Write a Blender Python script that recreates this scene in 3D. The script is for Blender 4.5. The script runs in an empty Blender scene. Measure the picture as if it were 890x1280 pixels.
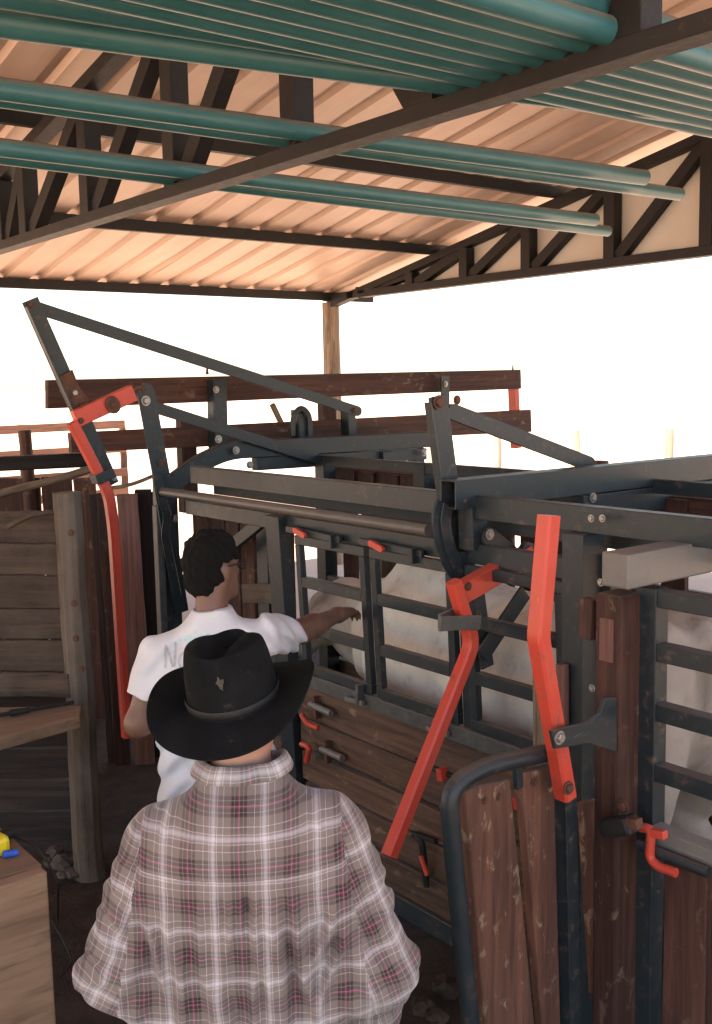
import bpy, bmesh, math, random
import numpy as np
from mathutils import Vector, Matrix
from mathutils.bvhtree import BVHTree
random.seed(7); np.random.seed(7)
SC = bpy.context.scene
COL = SC.collection

# ------------------------------------------------------------------ camera
FPX = 1330.0; CAMH = 2.3
AZ = math.radians(37.9); PT = math.atan(162/1330.); RO = math.radians(1.08)
_fh = Vector((math.sin(AZ), math.cos(AZ), 0)); _z = Vector((0, 0, 1)); _r = Vector((math.cos(AZ), -math.sin(AZ), 0))
FW = _fh*math.cos(PT) - _z*math.sin(PT); _u = _z*math.cos(PT) + _fh*math.sin(PT)
RT = _r*math.cos(RO) - _u*math.sin(RO); UPV = _u*math.cos(RO) + _r*math.sin(RO)
CAM = Vector((0, 0, CAMH))
cd = bpy.data.cameras.new('camera'); cam = bpy.data.objects.new('camera', cd); COL.objects.link(cam)
cd.sensor_fit = 'HORIZONTAL'; cd.sensor_width = 36; cd.lens = 36*FPX/890.; cd.clip_start = .05; cd.clip_end = 3000
M = Matrix((RT, UPV, -FW)).transposed().to_4x4(); M.translation = CAM
cam.matrix_world = M
SC.camera = cam

# ------------------------------------------------------------------ sky, sun, exposure
SUN_EL = math.radians(64); SUN_AZ = math.radians(-100)      # azimuth clockwise from +Y
w = bpy.data.worlds.new('World'); SC.world = w; w.use_nodes = True
wn = w.node_tree; bg = wn.nodes['Background']
sk = wn.nodes.new('ShaderNodeTexSky'); sk.sky_type = 'NISHITA'; sk.sun_disc = False
sk.sun_elevation = SUN_EL; sk.sun_rotation = SUN_AZ; sk.dust_density = 1.2; sk.air_density = 1.2; sk.ozone_density = .0
wn.links.new(sk.outputs[0], bg.inputs[0]); bg.inputs[1].default_value = .10
sd = bpy.data.lights.new('sun', 'SUN'); sd.energy = 5.0; sd.angle = math.radians(.5); sd.color = (1, .91, .78)
so = bpy.data.objects.new('sun', sd); COL.objects.link(so); so.location = (0, 0, 30)
sdir = Vector((math.sin(SUN_AZ)*math.cos(SUN_EL), math.cos(SUN_AZ)*math.cos(SUN_EL), math.sin(SUN_EL)))
so.rotation_euler = sdir.to_track_quat('Z', 'Y').to_euler()
vs = SC.view_settings; vs.view_transform = 'Standard'; vs.look = 'None'; vs.gamma = 1; vs.use_curve_mapping = False
vs.exposure = 2.35
SC.cycles.max_bounces = 10; SC.cycles.diffuse_bounces = 6

# ------------------------------------------------------------------ picture measurements -> points on real planes
def ray(x, y): return FW + RT*((x-445)/FPX) - UPV*((y-640)/FPX)
def PX(x, y, c): d = ray(x, y); return CAM + d*(c/d.x)
def PY(x, y, c): d = ray(x, y); return CAM + d*(c/d.y)
def PZ(x, y, c): d = ray(x, y); return CAM + d*((c-CAMH)/d.z)
def PD(x, y, t): return CAM + ray(x, y)*t
V = Vector

# ------------------------------------------------------------------ materials
def newmat(name):
    m = bpy.data.materials.new(name); m.use_nodes = True
    nt = m.node_tree; b = nt.nodes['Principled BSDF']
    return m, nt, b
def nd(nt, t, **k):
    n = nt.nodes.new(t)
    for a, v in k.items(): setattr(n, a, v)
    return n
def lk(nt, a, b): nt.links.new(a, b)
def coords(nt, scale=(1, 1, 1), rnd=True, out='Object'):
    tc = nd(nt, 'ShaderNodeTexCoord'); mp = nd(nt, 'ShaderNodeMapping'); mp.inputs['Scale'].default_value = scale
    if rnd:
        oi = nd(nt, 'ShaderNodeObjectInfo'); mu = nd(nt, 'ShaderNodeMath', operation='MULTIPLY'); mu.inputs[1].default_value = 57.0
        lk(nt, oi.outputs['Random'], mu.inputs[0])
        va = nd(nt, 'ShaderNodeVectorMath', operation='ADD'); lk(nt, tc.outputs[out], va.inputs[0]); lk(nt, mu.outputs[0], va.inputs[1])
        lk(nt, va.outputs[0], mp.inputs[0])
    else: lk(nt, tc.outputs[out], mp.inputs[0])
    return mp.outputs[0]
def noise(nt, vec, scale, detail=4, rough=.55, dist=0):
    n = nd(nt, 'ShaderNodeTexNoise'); n.inputs['Scale'].default_value = scale; n.inputs['Detail'].default_value = detail
    n.inputs['Roughness'].default_value = rough; n.inputs['Distortion'].default_value = dist
    lk(nt, vec, n.inputs['Vector']); return n.outputs['Fac']
def ramp(nt, fac, stops, interp='LINEAR'):
    r = nd(nt, 'ShaderNodeValToRGB'); e = r.color_ramp; e.interpolation = interp
    while len(e.elements) < len(stops): e.elements.new(.5)
    for el, (p, c) in zip(e.elements, stops):
        el.position = p; el.color = (c, c, c, 1) if not hasattr(c, '__len__') else (*c, 1)
    lk(nt, fac, r.inputs[0]); return r.outputs[0]
def mix(nt, fac, a, b, typ='MIX'):
    m = nd(nt, 'ShaderNodeMix', data_type='RGBA', blend_type=typ)
    for s, v in ((0, fac), (6, a), (7, b)):
        if isinstance(v, (int, float)): m.inputs[s].default_value = v
        elif isinstance(v, tuple): m.inputs[s].default_value = (*v, 1)
        else: lk(nt, v, m.inputs[s])
    return m.outputs[2]
def mth(nt, op, a, b=None, c=None):
    m = nd(nt, 'ShaderNodeMath', operation=op)
    for i, v in enumerate((a, b, c)):
        if v is None: continue
        if isinstance(v, (int, float)): m.inputs[i].default_value = v
        else: lk(nt, v, m.inputs[i])
    return m.outputs[0]
def bump(nt, b, h, strength=.3, dist=.004):
    n = nd(nt, 'ShaderNodeBump'); n.inputs['Strength'].default_value = strength; n.inputs['Distance'].default_value = dist
    lk(nt, h, n.inputs['Height']); lk(nt, n.outputs[0], b.inputs['Normal'])
def upness(nt):
    g = nd(nt, 'ShaderNodeNewGeometry'); s = nd(nt, 'ShaderNodeSeparateXYZ'); lk(nt, g.outputs['True Normal'], s.inputs[0]); return s.outputs[2]
def randval(nt, lo, hi):
    oi = nd(nt, 'ShaderNodeObjectInfo'); mr = nd(nt, 'ShaderNodeMapRange'); mr.inputs[3].default_value = lo; mr.inputs[4].default_value = hi
    lk(nt, oi.outputs['Random'], mr.inputs[0]); return mr.outputs[0]

def mat_paint(name, col, wear=(.16, .09, .06), dust=(.30, .21, .16), dustamt=.75, wearamt=.5, rough=.42, edge=.6, ud_=.22):
    m, nt, b = newmat(name)
    v = coords(nt)
    n1 = noise(nt, v, 3.0, 6, .65); n2 = noise(nt, v, 22, 5, .7); n3 = noise(nt, v, 90, 3, .6)
    c = mix(nt, ramp(nt, n1, [(.3, .0), (.75, .55)]), col, tuple(x*.62+.006 for x in col))
    wr = ramp(nt, n2, [(edge-.02, 0), (edge+.1, 1)])
    wr = mth(nt, 'MULTIPLY', wr, ramp(nt, n1, [(.42, 0), (.62, wearamt)]))
    c = mix(nt, wr, c, wear)
    up = ramp(nt, upness(nt), [(.55, 0), (.95, 1)])
    du = mth(nt, 'MULTIPLY', up, ramp(nt, n1, [(.2, dustamt), (.8, dustamt*.55)]))
    ud = mth(nt, 'MULTIPLY', ramp(nt, n2, [(.35, 0), (.8, ud_)]), 1.0)
    c = mix(nt, mth(nt, 'MAXIMUM', du, ud), c, dust)
    # pale scratches
    vs2 = coords(nt, (1, 14, 14)); sc = noise(nt, vs2, 9, 2, .5, .6)
    c = mix(nt, ramp(nt, sc, [(.70, 0), (.78, .3)]), c, tuple(min(1, x*2.2+.1) for x in col))
    lk(nt, c, b.inputs['Base Color'])
    rr = mth(nt, 'ADD', mth(nt, 'MULTIPLY', n2, .35), rough-.12); rr = mth(nt, 'MAXIMUM', rr, mth(nt, 'MULTIPLY', du, .8))
    lk(nt, rr, b.inputs['Roughness'])
    b.inputs['Specular IOR Level'].default_value = .38
    bump(nt, b, mth(nt, 'ADD', n3, mth(nt, 'MULTIPLY', n2, .6)), .12, .003)
    return m

def mat_wood(name, ca, cb, mud=None, mudamt=0, gray=None, rough=.7, grain=1.0, rings=22, bmp=.5):
    m, nt, b = newmat(name)
    v = coords(nt, (1.1, rings, rings)); v2 = coords(nt)
    g1 = noise(nt, v, 1.0, 6, .62, .8); g2 = noise(nt, v, 3.2, 4, .6); p = noise(nt, v2, 3.3, 5, .6); fine = noise(nt, v2, 60, 3, .6)
    c = mix(nt, ramp(nt, g1, [(.38, 0), (.60, 1)]), ca, cb)
    c = mix(nt, ramp(nt, g2, [(.52, 0), (.64, .5*grain)]), c, tuple(x*.3 for x in ca))
    if gray: c = mix(nt, ramp(nt, p, [(.38, 0), (.62, .75)]), c, gray)
    c = mix(nt, ramp(nt, noise(nt, v2, 1.4, 4, .6), [(.35, .45), (.6, 0)]), c, tuple(x*.45 for x in ca))
    if mud:
        mn = noise(nt, coords(nt, (1, 1.6, 1.6)), 13, 5, .62, .4)
        mm = mth(nt, 'MULTIPLY', ramp(nt, mn, [(.58, 0), (.66, mudamt)]), ramp(nt, p, [(.4, .15), (.6, 1)]))
        c = mix(nt, mm, c, mud)
    hs = nd(nt, 'ShaderNodeHueSaturation'); lk(nt, c, hs.inputs['Color']); lk(nt, randval(nt, .72, 1.3), hs.inputs['Value'])
    up = ramp(nt, upness(nt), [(.6, 0), (.95, .4)])
    c = mix(nt, up, hs.outputs[0], (.24, .17, .13))
    lk(nt, c, b.inputs['Base Color']); b.inputs['Roughness'].default_value = rough; b.inputs['Specular IOR Level'].default_value = .25
    bump(nt, b, mth(nt, 'ADD', mth(nt, 'MULTIPLY', g1, 1.0), mth(nt, 'ADD', mth(nt, 'MULTIPLY', g2, .6), mth(nt, 'MULTIPLY', fine, .3))), bmp, .006)
    return m

def mat_plain(name, col, rough=.6, var=.25, scale=6, spec=.3, metal=0, bstr=.15, out='Object', rnd=True):
    m, nt, b = newmat(name); v = coords(nt, rnd=rnd, out=out); n = noise(nt, v, scale, 6, .62); f = noise(nt, v, scale*9, 3, .6)
    c = mix(nt, ramp(nt, n, [(.3, 0), (.72, 1)]), tuple(x*(1-var) for x in col), tuple(min(1, x*(1+var)) for x in col))
    lk(nt, c, b.inputs['Base Color']); b.inputs['Roughness'].default_value = rough; b.inputs['Specular IOR Level'].default_value = spec
    b.inputs['Metallic'].default_value = metal
    if bstr: bump(nt, b, mth(nt, 'ADD', n, f), bstr, .004)
    return m

MT = {}
MT['steel'] = mat_paint('dark_blue_grey_paint', (.015, .0225, .0265), wearamt=.6, edge=.58, dust=(.19, .145, .115), dustamt=.55, rough=.38, ud_=.06)
MT['steel_lt'] = mat_paint('scuffed_grey_paint', (.055, .058, .056), dust=(.32, .27, .23), rough=.45)
MT['pipe'] = mat_paint('worn_pipe', (.10, .085, .075), wear=(.22, .15, .11), dust=(.26, .2, .16), dustamt=.35, rough=.34)
MT['red'] = mat_paint('red_paint', (.56, .055, .030), wear=(.10, .03, .025), dust=(.45, .16, .11), dustamt=.3, wearamt=.9, rough=.33, edge=.58)
MT['bare'] = mat_paint('bare_steel', (.16, .148, .13), wear=(.15, .11, .09), dust=(.3, .27, .24), dustamt=.3, rough=.38)
MT['truss'] = mat_paint('brown_black_truss_paint', (.009, .007, .0065), wear=(.10, .06, .045), dust=(.12, .085, .06), dustamt=.4, rough=.55, ud_=.03)
MT['galv'] = mat_plain('bolt_steel', (.30, .27, .24), .38, .3, 30, .5, .6)
MT['rust'] = mat_plain('rust', (.10, .045, .028), .75, .5, 25)
MT['rubber'] = mat_plain('black_rubber', (.018, .017, .017), .55, .3, 20)
MT['brown'] = mat_wood('red_brown_timber', (.100, .043, .030), (.050, .024, .018), mud=(.34, .25, .17), mudamt=.35)
MT['plank'] = mat_wood('chute_plank_timber', (.125, .071, .047), (.052, .031, .022), mud=(.30, .21, .15), mudamt=.45)
MT['gateboard'] = mat_wood('muddy_gate_timber', (.150, .066, .042), (.080, .037, .026), mud=(.36, .26, .16), mudamt=.6, rings=14)
MT['oldwood'] = mat_wood('weathered_grey_timber', (.085, .052, .034), (.030, .020, .014), gray=(.105, .074, .053), bmp=.9, rings=22, grain=1.6)
MT['postwood'] = mat_wood('round_post_timber', (.115, .08, .055), (.04, .028, .02), gray=(.135, .105, .08), bmp=1.0, rings=16, grain=1.9)
MT['pinkwood'] = mat_wood('sawn_pink_timber', (.24, .115, .09), (.15, .07, .055), bmp=.8)
MT['tablewood'] = mat_wood('sawn_tan_timber', (.31, .20, .125), (.22, .138, .085), rings=12, bmp=.4)
MT['palewood'] = mat_wood('pale_bark_timber', (.36, .25, .165), (.17, .115, .078), bmp=1.0, grain=1.9)
MT['darkwood'] = mat_wood('dark_timber', (.045, .028, .022), (.02, .014, .012))
MT['farwood'] = mat_wood('glare_pale_timber', (.40, .29, .21), (.30, .2, .14)); MT['corral'] = mat_wood('red_brown_corral_timber', (.15, .068, .040), (.10, .045, .028))  # timber of the far posts lightened so they look washed out by glare

def mat_roof():
    m, nt, b = newmat('zinc_roof_sheet'); v = coords(nt, (1, 1, 1)); n = noise(nt, v, 1.2, 6, .6)
    st = noise(nt, coords(nt, (7, .25, 1)), 2.0, 5, .6); fi = noise(nt, v, 45, 3, .6)
    c = mix(nt, ramp(nt, n, [(.3, 0), (.7, 1)]), (.51, .355, .265), (.61, .45, .345))
    c = mix(nt, ramp(nt, st, [(.5, 0), (.75, .4)]), c, (.40, .28, .22))
    c = mix(nt, ramp(nt, noise(nt, v, 5, 6, .75), [(.66, 0), (.76, .5)]), c, (.38, .2, .12))
    lk(nt, c, b.inputs['Base Color']); b.inputs['Roughness'].default_value = .42; b.inputs['Metallic'].default_value = .15
    b.inputs['Specular IOR Level'].default_value = .4; bump(nt, b, mth(nt, 'ADD', n, mth(nt, 'MULTIPLY', fi, .3)), .1, .004); return m
MT['roof'] = mat_roof()
MT['gable'] = mat_plain('cream_gable_panel', (.66, .585, .50), .6, .07, 1.6)
def mat_greenpipe():
    m, nt, b = newmat('green_plastic_pipe'); v = coords(nt); n = noise(nt, v, 4, 6, .65)
    du = ramp(nt, upness(nt), [(.15, 0), (.7, .72)])
    c = mix(nt, ramp(nt, n, [(.3, 0), (.7, 1)]), (.026, .112, .122), (.042, .152, .162))
    c = mix(nt, mth(nt, 'MULTIPLY', du, ramp(nt, n, [(.2, .7), (.8, 1)])), c, (.22, .145, .10))
    sc = noise(nt, coords(nt, (1.3, 26, 26)), 4, 3, .5); c = mix(nt, ramp(nt, sc, [(.66, 0), (.76, .45)]), c, (.25, .33, .30))
    lk(nt, c, b.inputs['Base Color']); lk(nt, mth(nt, 'ADD', mth(nt, 'MULTIPLY', n, .3), .26), b.inputs['Roughness']); return m
MT['green'] = mat_greenpipe()

def mat_ground():
    m, nt, b = newmat('trodden_dirt'); v = coords(nt, rnd=False)
    n = noise(nt, v, .55, 6, .6); f = noise(nt, v, 7, 8, .7); g = noise(nt, v, 40, 5, .7)
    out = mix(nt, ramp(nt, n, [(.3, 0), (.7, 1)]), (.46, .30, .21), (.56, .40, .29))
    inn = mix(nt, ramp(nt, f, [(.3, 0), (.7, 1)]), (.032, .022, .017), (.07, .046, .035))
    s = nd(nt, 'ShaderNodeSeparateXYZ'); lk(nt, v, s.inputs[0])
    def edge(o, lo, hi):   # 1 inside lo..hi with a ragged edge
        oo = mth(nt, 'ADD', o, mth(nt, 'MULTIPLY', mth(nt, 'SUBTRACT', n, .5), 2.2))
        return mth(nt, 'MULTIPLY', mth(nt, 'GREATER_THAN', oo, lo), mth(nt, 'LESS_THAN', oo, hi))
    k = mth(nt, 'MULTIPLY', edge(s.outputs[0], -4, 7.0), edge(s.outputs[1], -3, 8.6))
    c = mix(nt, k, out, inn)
    lk(nt, c, b.inputs['Base Color']); b.inputs['Roughness'].default_value = .92; b.inputs['Specular IOR Level'].default_value = .15
    bump(nt, b, mth(nt, 'ADD', f, mth(nt, 'MULTIPLY', g, .5)), .9, .03); return m
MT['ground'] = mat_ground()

# ------------------------------------------------------------------ objects
WM = {}                                  # world matrix of every object by name
def link(name, data, parent=None, mat=None, W=None):
    o = bpy.data.objects.new(name, data); COL.objects.link(o)
    W = W.copy() if W is not None else Matrix.Identity(4)
    WM[o.name] = W
    if parent is not None:
        o.parent = parent; o.matrix_parent_inverse = WM[parent.name].inverted()
    o.matrix_basis = W
    if mat is not None and data is not None and len(data.materials) == 0: data.materials.append(MT[mat] if isinstance(mat, str) else mat)
    return o
def tag(o, label=None, cat=None, group=None, kind=None):
    if label: o['label'] = label
    if cat: o['category'] = cat
    if group: o['group'] = group
    if kind: o['kind'] = kind
    return o
def thing(name, loc, label, cat, group=None):
    o = link(name, None, None, None, Matrix.Translation(V(loc))); o.empty_display_size = .1
    return tag(o, label, cat, group)
def frame(p, q, up=(0, 0, 1)):
    x = (V(q)-V(p)); L = x.length; x.normalize(); u = V(up)
    if abs(x.dot(u)) > .98: u = V((0, 1, 0))
    y = u.cross(x).normalized(); z = x.cross(y)
    W = Matrix((x, y, z)).transposed().to_4x4(); W.translation = V(p); return W, L
def bev(o, wd=.003, seg=2, ang=40):
    if wd <= 0: return o
    b = o.modifiers.new('bevel', 'BEVEL'); b.width = wd; b.segments = seg; b.limit_method = 'ANGLE'; b.angle_limit = math.radians(ang); return o
def mesh(name, vs_, fs, smooth=False):
    me = bpy.data.meshes.new(name); me.from_pydata([tuple(v) for v in vs_], [], [tuple(f) for f in fs]); me.update()
    if smooth: me.shade_smooth()
    return me
def bar(name, parent, p, q, wy, wz, mat, up=(0, 0, 1), b=.003, rag=0.0, nseg=1):
    """solid square bar from p to q (axis); wy across, wz along up; rag makes worn uneven edges"""
    W, L = frame(p, q, up)
    if rag:
        nseg = max(nseg, int(L/.12)+2); vs_ = []; fs = []
        for i in range(nseg+1):
            x = L*i/nseg
            for sy, sz in ((-1, -1), (1, -1), (1, 1), (-1, 1)):
                vs_.append((x+(random.uniform(-rag, rag)*1.5 if i in (0, nseg) else 0), sy*wy/2+random.uniform(-rag, rag)*.5, sz*wz/2+random.uniform(-rag, rag)))
        for i in range(nseg):
            for k in range(4):
                a = 4*i+k; c = 4*i+(k+1) % 4; fs.append((a, a+4, c+4, c))
        fs += [(0, 1, 2, 3), tuple(4*nseg+k for k in (3, 2, 1, 0))]
    else:
        vs_ = [(x, sy*wy/2, sz*wz/2) for x in (0, L) for sy, sz in ((-1, -1), (1, -1), (1, 1), (-1, 1))]
        fs = [(0, 1, 2, 3), (7, 6, 5, 4)] + [(k, k+4, (k+1) % 4+4, (k+1) % 4) for k in range(4)]
        fs = [f[::-1] for f in fs]; fs = [f[::-1] for f in fs]
    me = mesh(name, vs_, fs); bm = bmesh.new(); bm.from_mesh(me); bmesh.ops.recalc_face_normals(bm, faces=bm.faces); bm.to_mesh(me); bm.free()
    return bev(link(name, me, parent, mat, W), b)
def hollow(name, parent, p, q, wy, wz, mat, t=.005, up=(0, 0, 1), b=.004):
    """open-ended rectangular tube"""
    W, L = frame(p, q, up); vs_ = []; fs = []
    for x in (0, L):
        for a, c in ((wy/2, wz/2), (wy/2-t, wz/2-t)):
            for sy, sz in ((-1, -1), (1, -1), (1, 1), (-1, 1)): vs_.append((x, sy*a, sz*c))
    for k in range(4):
        j = (k+1) % 4
        fs += [(k, j, j+8, k+8), (4+k, 12+k, 12+j, 4+j), (k, 4+k, 4+j, j), (8+k, 8+j, 12+j, 12+k)]
    me = mesh(name, vs_, fs); bm = bmesh.new(); bm.from_mesh(me); bmesh.ops.recalc_face_normals(bm, faces=bm.faces); bm.to_mesh(me); bm.free()
    return bev(link(name, me, parent, mat, W), b*.5, 2)
def smoothpath(pts, bend=.06, n=6):
    pts = [V(p) for p in pts]; out = [pts[0]]
    for a, c, d in zip(pts, pts[1:], pts[2:]):
        r = min(bend, (c-a).length*.48, (d-c).length*.48)
        s = c+(a-c).normalized()*r; e = c+(d-c).normalized()*r
        for i in range(n+1):
            t = i/n; out.append(s*(1-t)**2+c*2*t*(1-t)+e*t*t)
    return out+[pts[-1]]
def sweep(name, parent, pts, prof, mat, up=(0, 0, 1), b=0, cap=True, smooth=True, scale=None):
    """profile (list of 2-D points) carried along a path; the object's local X runs along the first leg"""
    pts = [V(p) for p in pts]; W, L = frame(pts[0], pts[-1], up); Wi = W.inverted(); n = len(prof); vs_ = []; fs = []
    tg = [(pts[min(i+1, len(pts)-1)]-pts[max(i-1, 0)]).normalized() for i in range(len(pts))]
    u = V(up)
    if abs(tg[0].dot(u)) > .98: u = V((0, 1, 0))
    y = u.cross(tg[0]).normalized()
    for i, (p, t) in enumerate(zip(pts, tg)):
        y = (y-t*y.dot(t)).normalized(); z = t.cross(y); s = scale[i] if scale else 1
        for a, c in prof: vs_.append(Wi @ (p+y*a*s+z*c*s))
    for i in range(len(pts)-1):
        for k in range(n): fs.append((i*n+k, i*n+(k+1) % n, (i+1)*n+(k+1) % n, (i+1)*n+k))
    if cap: fs += [tuple(range(n))[::-1], tuple((len(pts)-1)*n+k for k in range(n))]
    me = mesh(name, vs_, fs, smooth)
    o = link(name, me, parent, mat, W)
    if smooth:
        try: me.set_sharp_from_angle(angle=math.radians(40))
        except Exception: pass
    if b: bev(o, b)
    return o
def circ(r, n=16): return [(r*math.cos(2*math.pi*i/n), r*math.sin(2*math.pi*i/n)) for i in range(n)]
def rectp(a, c, r=.004):
    return [(-a/2+r, -c/2), (a/2-r, -c/2), (a/2, -c/2+r), (a/2, c/2-r), (a/2-r, c/2), (-a/2+r, c/2), (-a/2, c/2-r), (-a/2, -c/2+r)]
def tube(name, parent, pts, r, mat, n=16, bend=None, **k):
    if bend: pts = smoothpath(pts, bend)
    return sweep(name, parent, pts, circ(r, n), mat, **k)
def plate(name, parent, pts, ext, mat, b=.002, ax=None):
    """polygon (world points) given thickness along ext"""
    pts = [V(p) for p in pts]; ext = V(ext); c = sum(pts, V())/len(pts); n = len(pts)
    W = Matrix.Translation(c)
    if ax: W, _l = frame(c, c+V(ax), ext)
    Wi = W.inverted(); vs_ = [Wi @ p for p in pts]+[Wi @ (p+ext) for p in pts]
    fs = [tuple(range(n)), tuple(range(2*n-1, n-1, -1))]+[(k, k+n, (k+1) % n+n, (k+1) % n) for k in range(n)]
    me = mesh(name, vs_, fs); bm = bmesh.new(); bm.from_mesh(me); bmesh.ops.recalc_face_normals(bm, faces=bm.faces); bm.to_mesh(me); bm.free()
    return bev(link(name, me, parent, mat, W), b)
def strap(name, parent, p, q, width, th, nrm, mat, round_=True, b=.0015):
    """flat bar with rounded ends from p to q; nrm is the plate's normal"""
    p = V(p); q = V(q); x = (q-p).normalized(); nrm = V(nrm); nrm = (nrm-x*nrm.dot(x)).normalized(); y = nrm.cross(x); r = width/2; pts = []
    k = 6 if round_ else 1
    for c, s in ((q, 1), (p, -1)):
        for i in range(k+1):
            a = -math.pi/2+math.pi*i/k
            if round_: pts.append(c+(x*math.cos(a)*r+y*math.sin(a)*r)*s)
            else: pts.append(c+(x*r*.6+y*(-r if i == 0 else r))*s)
    W, L = frame(p, q, nrm); Wi = W.inverted(); n = len(pts)
    vs_ = [Wi @ (a-nrm*th/2) for a in pts]+[Wi @ (a+nrm*th/2) for a in pts]
    fs = [tuple(range(n))[::-1], tuple(range(n, 2*n))]+[(i, (i+1) % n, (i+1) % n+n, i+n) for i in range(n)]
    me = mesh(name, vs_, fs); bm = bmesh.new(); bm.from_mesh(me); bmesh.ops.recalc_face_normals(bm, faces=bm.faces); bm.to_mesh(me); bm.free()
    return bev(link(name, me, parent, mat, W), b)
_bolt = {}
def bolt(parent, p, nrm, r=.014, mat='galv', h=.012):
    key = mat
    if key not in _bolt:
        vs_ = []; fs = []
        def ring(n, rr, z, off=0):
            s = len(vs_); vs_.extend((rr*math.cos(2*math.pi*(i+off)/n), rr*math.sin(2*math.pi*(i+off)/n), z) for i in range(n)); return list(range(s, s+n))
        a = ring(14, 1.45, 0); c = ring(14, 1.45, .22); d = ring(14, 1.1, .22)
        for i in range(14): j = (i+1) % 14; fs.append((a[i], a[j], c[j], c[i])); fs.append((c[i], c[j], d[j], d[i]))
        e = ring(6, 1.0, .2); f = ring(6, 1.0, .75); g = ring(6, .82, .9)
        for i in range(6): j = (i+1) % 6; fs.append((e[i], e[j], f[j], f[i])); fs.append((f[i], f[j], g[j], g[i]))
        fs.append(tuple(g)); fs.append(tuple(d[::-1])[::-1])
        _bolt[key] = mesh('bolt', vs_, fs); _bolt[key].materials.append(MT[mat])
    W = V(nrm).to_track_quat('Z', 'Y').to_matrix().to_4x4() @ Matrix.Rotation(random.random(), 4, 'Z') @ Matrix.Scale(r*.78, 4); W.translation = V(p)
    return link('bolt', _bolt[key], parent, None, W)

# ================================================================== GROUND
def make_ground():
    a = np.concatenate([-np.geomspace(900, 14, 14), np.linspace(-12, 26, 96), np.geomspace(28, 900, 14)])
    X, Y = np.meshgrid(a, a, indexing='ij'); n = len(a)
    near = np.clip(1-np.hypot(X-4, Y-4)/22, 0, 1)
    Z = near*(.012*np.sin(X*2.1+.6*np.sin(Y*1.7))+.012*np.sin(Y*2.7+1.1*np.sin(X*1.3))+np.random.uniform(-.008, .008, X.shape)) - .02*near
    vs_ = np.stack([X, Y, Z], -1).reshape(-1, 3); i, j = np.meshgrid(range(n-1), range(n-1), indexing='ij'); k = (i*n+j).ravel()
    me = mesh('ground', vs_, np.stack([k, k+n, k+n+1, k+1], -1).tolist(), True)
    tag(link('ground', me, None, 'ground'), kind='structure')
make_ground()

# ================================================================== SHED ROOF
ZR = lambda y: 5.53-.195*y
XN, XG = 2.93, 8.12              # near truss and gable truss
shed = thing('open_shed', (8.12, 10.9, 0), 'open shed with zinc sheet roof on dark trusses and round timber pole', 'shed')
def roof_sheet(x0, wd, y0, y1, lift):
    pitch = .375; prof = []; x = 0
    while x < wd-1e-6:
        prof += [(x, 0), (x+.255, 0), (x+.285, .034), (x+.345, .034)]; x += pitch
    prof += [(x, 0), (x+.05, 0)]
    ny = 14; vs_ = []; fs = []; n = len(prof)
    for j in range(ny+1):
        y = y0+(y1-y0)*j/ny; sag = .004*math.sin(j*2.1+x0)
        for a, c in prof: vs_.append((a, y-y0, (ZR(y)-ZR(y0))+c+lift+sag))
    for j in range(ny):
        for k in range(n-1): fs.append((j*n+k, j*n+k+1, (j+1)*n+k+1, (j+1)*n+k))
    W = Matrix.Translation((x0, y0, ZR(y0)))
    o = link('roof_sheet', mesh('roof_sheet', vs_, fs), shed, 'roof', W)
    s = o.modifiers.new('thick', 'SOLIDIFY'); s.thickness = .0015; s.offset = 1
    return o
for i in range(14):  # roof carried out of view to the left and behind, to darken the inside
    roof_sheet(-6.9+i*1.125, 1.125, 11.15, 5.2, .002 if i % 2 else .006)
    roof_sheet(-6.9+i*1.125, 1.125, 5.35, -2.6, .012 if i % 2 else .016)
PUR = [10.82, 8.93, 7.13, 5.35, 3.55, 1.75, -.05, -1.85]
for y in PUR:      # cold-formed channel purlins
    z = ZR(y)-.004
    prof = [(-.03, 0), (.03, 0), (.03, -.014), (.027, -.014), (.027, -.003), (-.027, -.003), (-.027, -.097), (.027, -.097), (.027, -.086), (.03, -.086), (.03, -.1), (-.03, -.1)]
    sweep('purlin', shed, [(-6.5, y, z), (8.75, y, z)], prof, 'truss', smooth=False)
def truss(x, ys, wd, zt, king):
    y0 = 10.9; y1 = 1.0
    t = hollow('truss', shed, (x, y0+.05, (3.315+zt)/2), (x, y1, (3.315+zt)/2), wd, zt-3.315, 'truss', .004)
    top = lambda y: ZR(y)-.105
    bar('top_chord', t, (x, y0+.05, top(y0+.05)-.04), (x, y1, top(y1)-.04), wd, .08, 'truss')
    for y in ys: bar('truss_vertical', t, (x, y, zt), (x, y, top(y)-.08), .12, wd*1.0, 'truss', up=(1, 0, 0))
    for i, (a, c) in enumerate(zip(ys, ys[1:])):
        if i >= king: a, c = c+.14, a-.06
        bar('truss_diagonal', t, (x+.012, a-.07, zt), (x+.012, c+.03, top(c)-.09), .105, wd*.8, 'truss', up=(1, 0, 0))
    return t
yn = [PX(px, py, XN).y for px, py in ((37, 285), (115, 262), (222, 228), (372, 183), (540, 130), (795, 52))]
ynn = [8.6, 7.9]+yn+[1.35]
truss(XN, ynn, .11, 3.380, 5)
yg = [PX(px, 340, XG).y for px in (455, 515, 583, 661, 765, 885)]+[4.0, 2.6]
truss(XG, [10.4]+yg, .12, 3.40, 6)
pts = [(XG+.075, y, 3.42) for y in (10.6, 1.0)]+[(XG+.075, y, ZR(y)-.13) for y in (1.0, 10.6)]
gp = plate('gable_panel', shed, pts, (.012, 0, 0), 'gable', 0)
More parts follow.
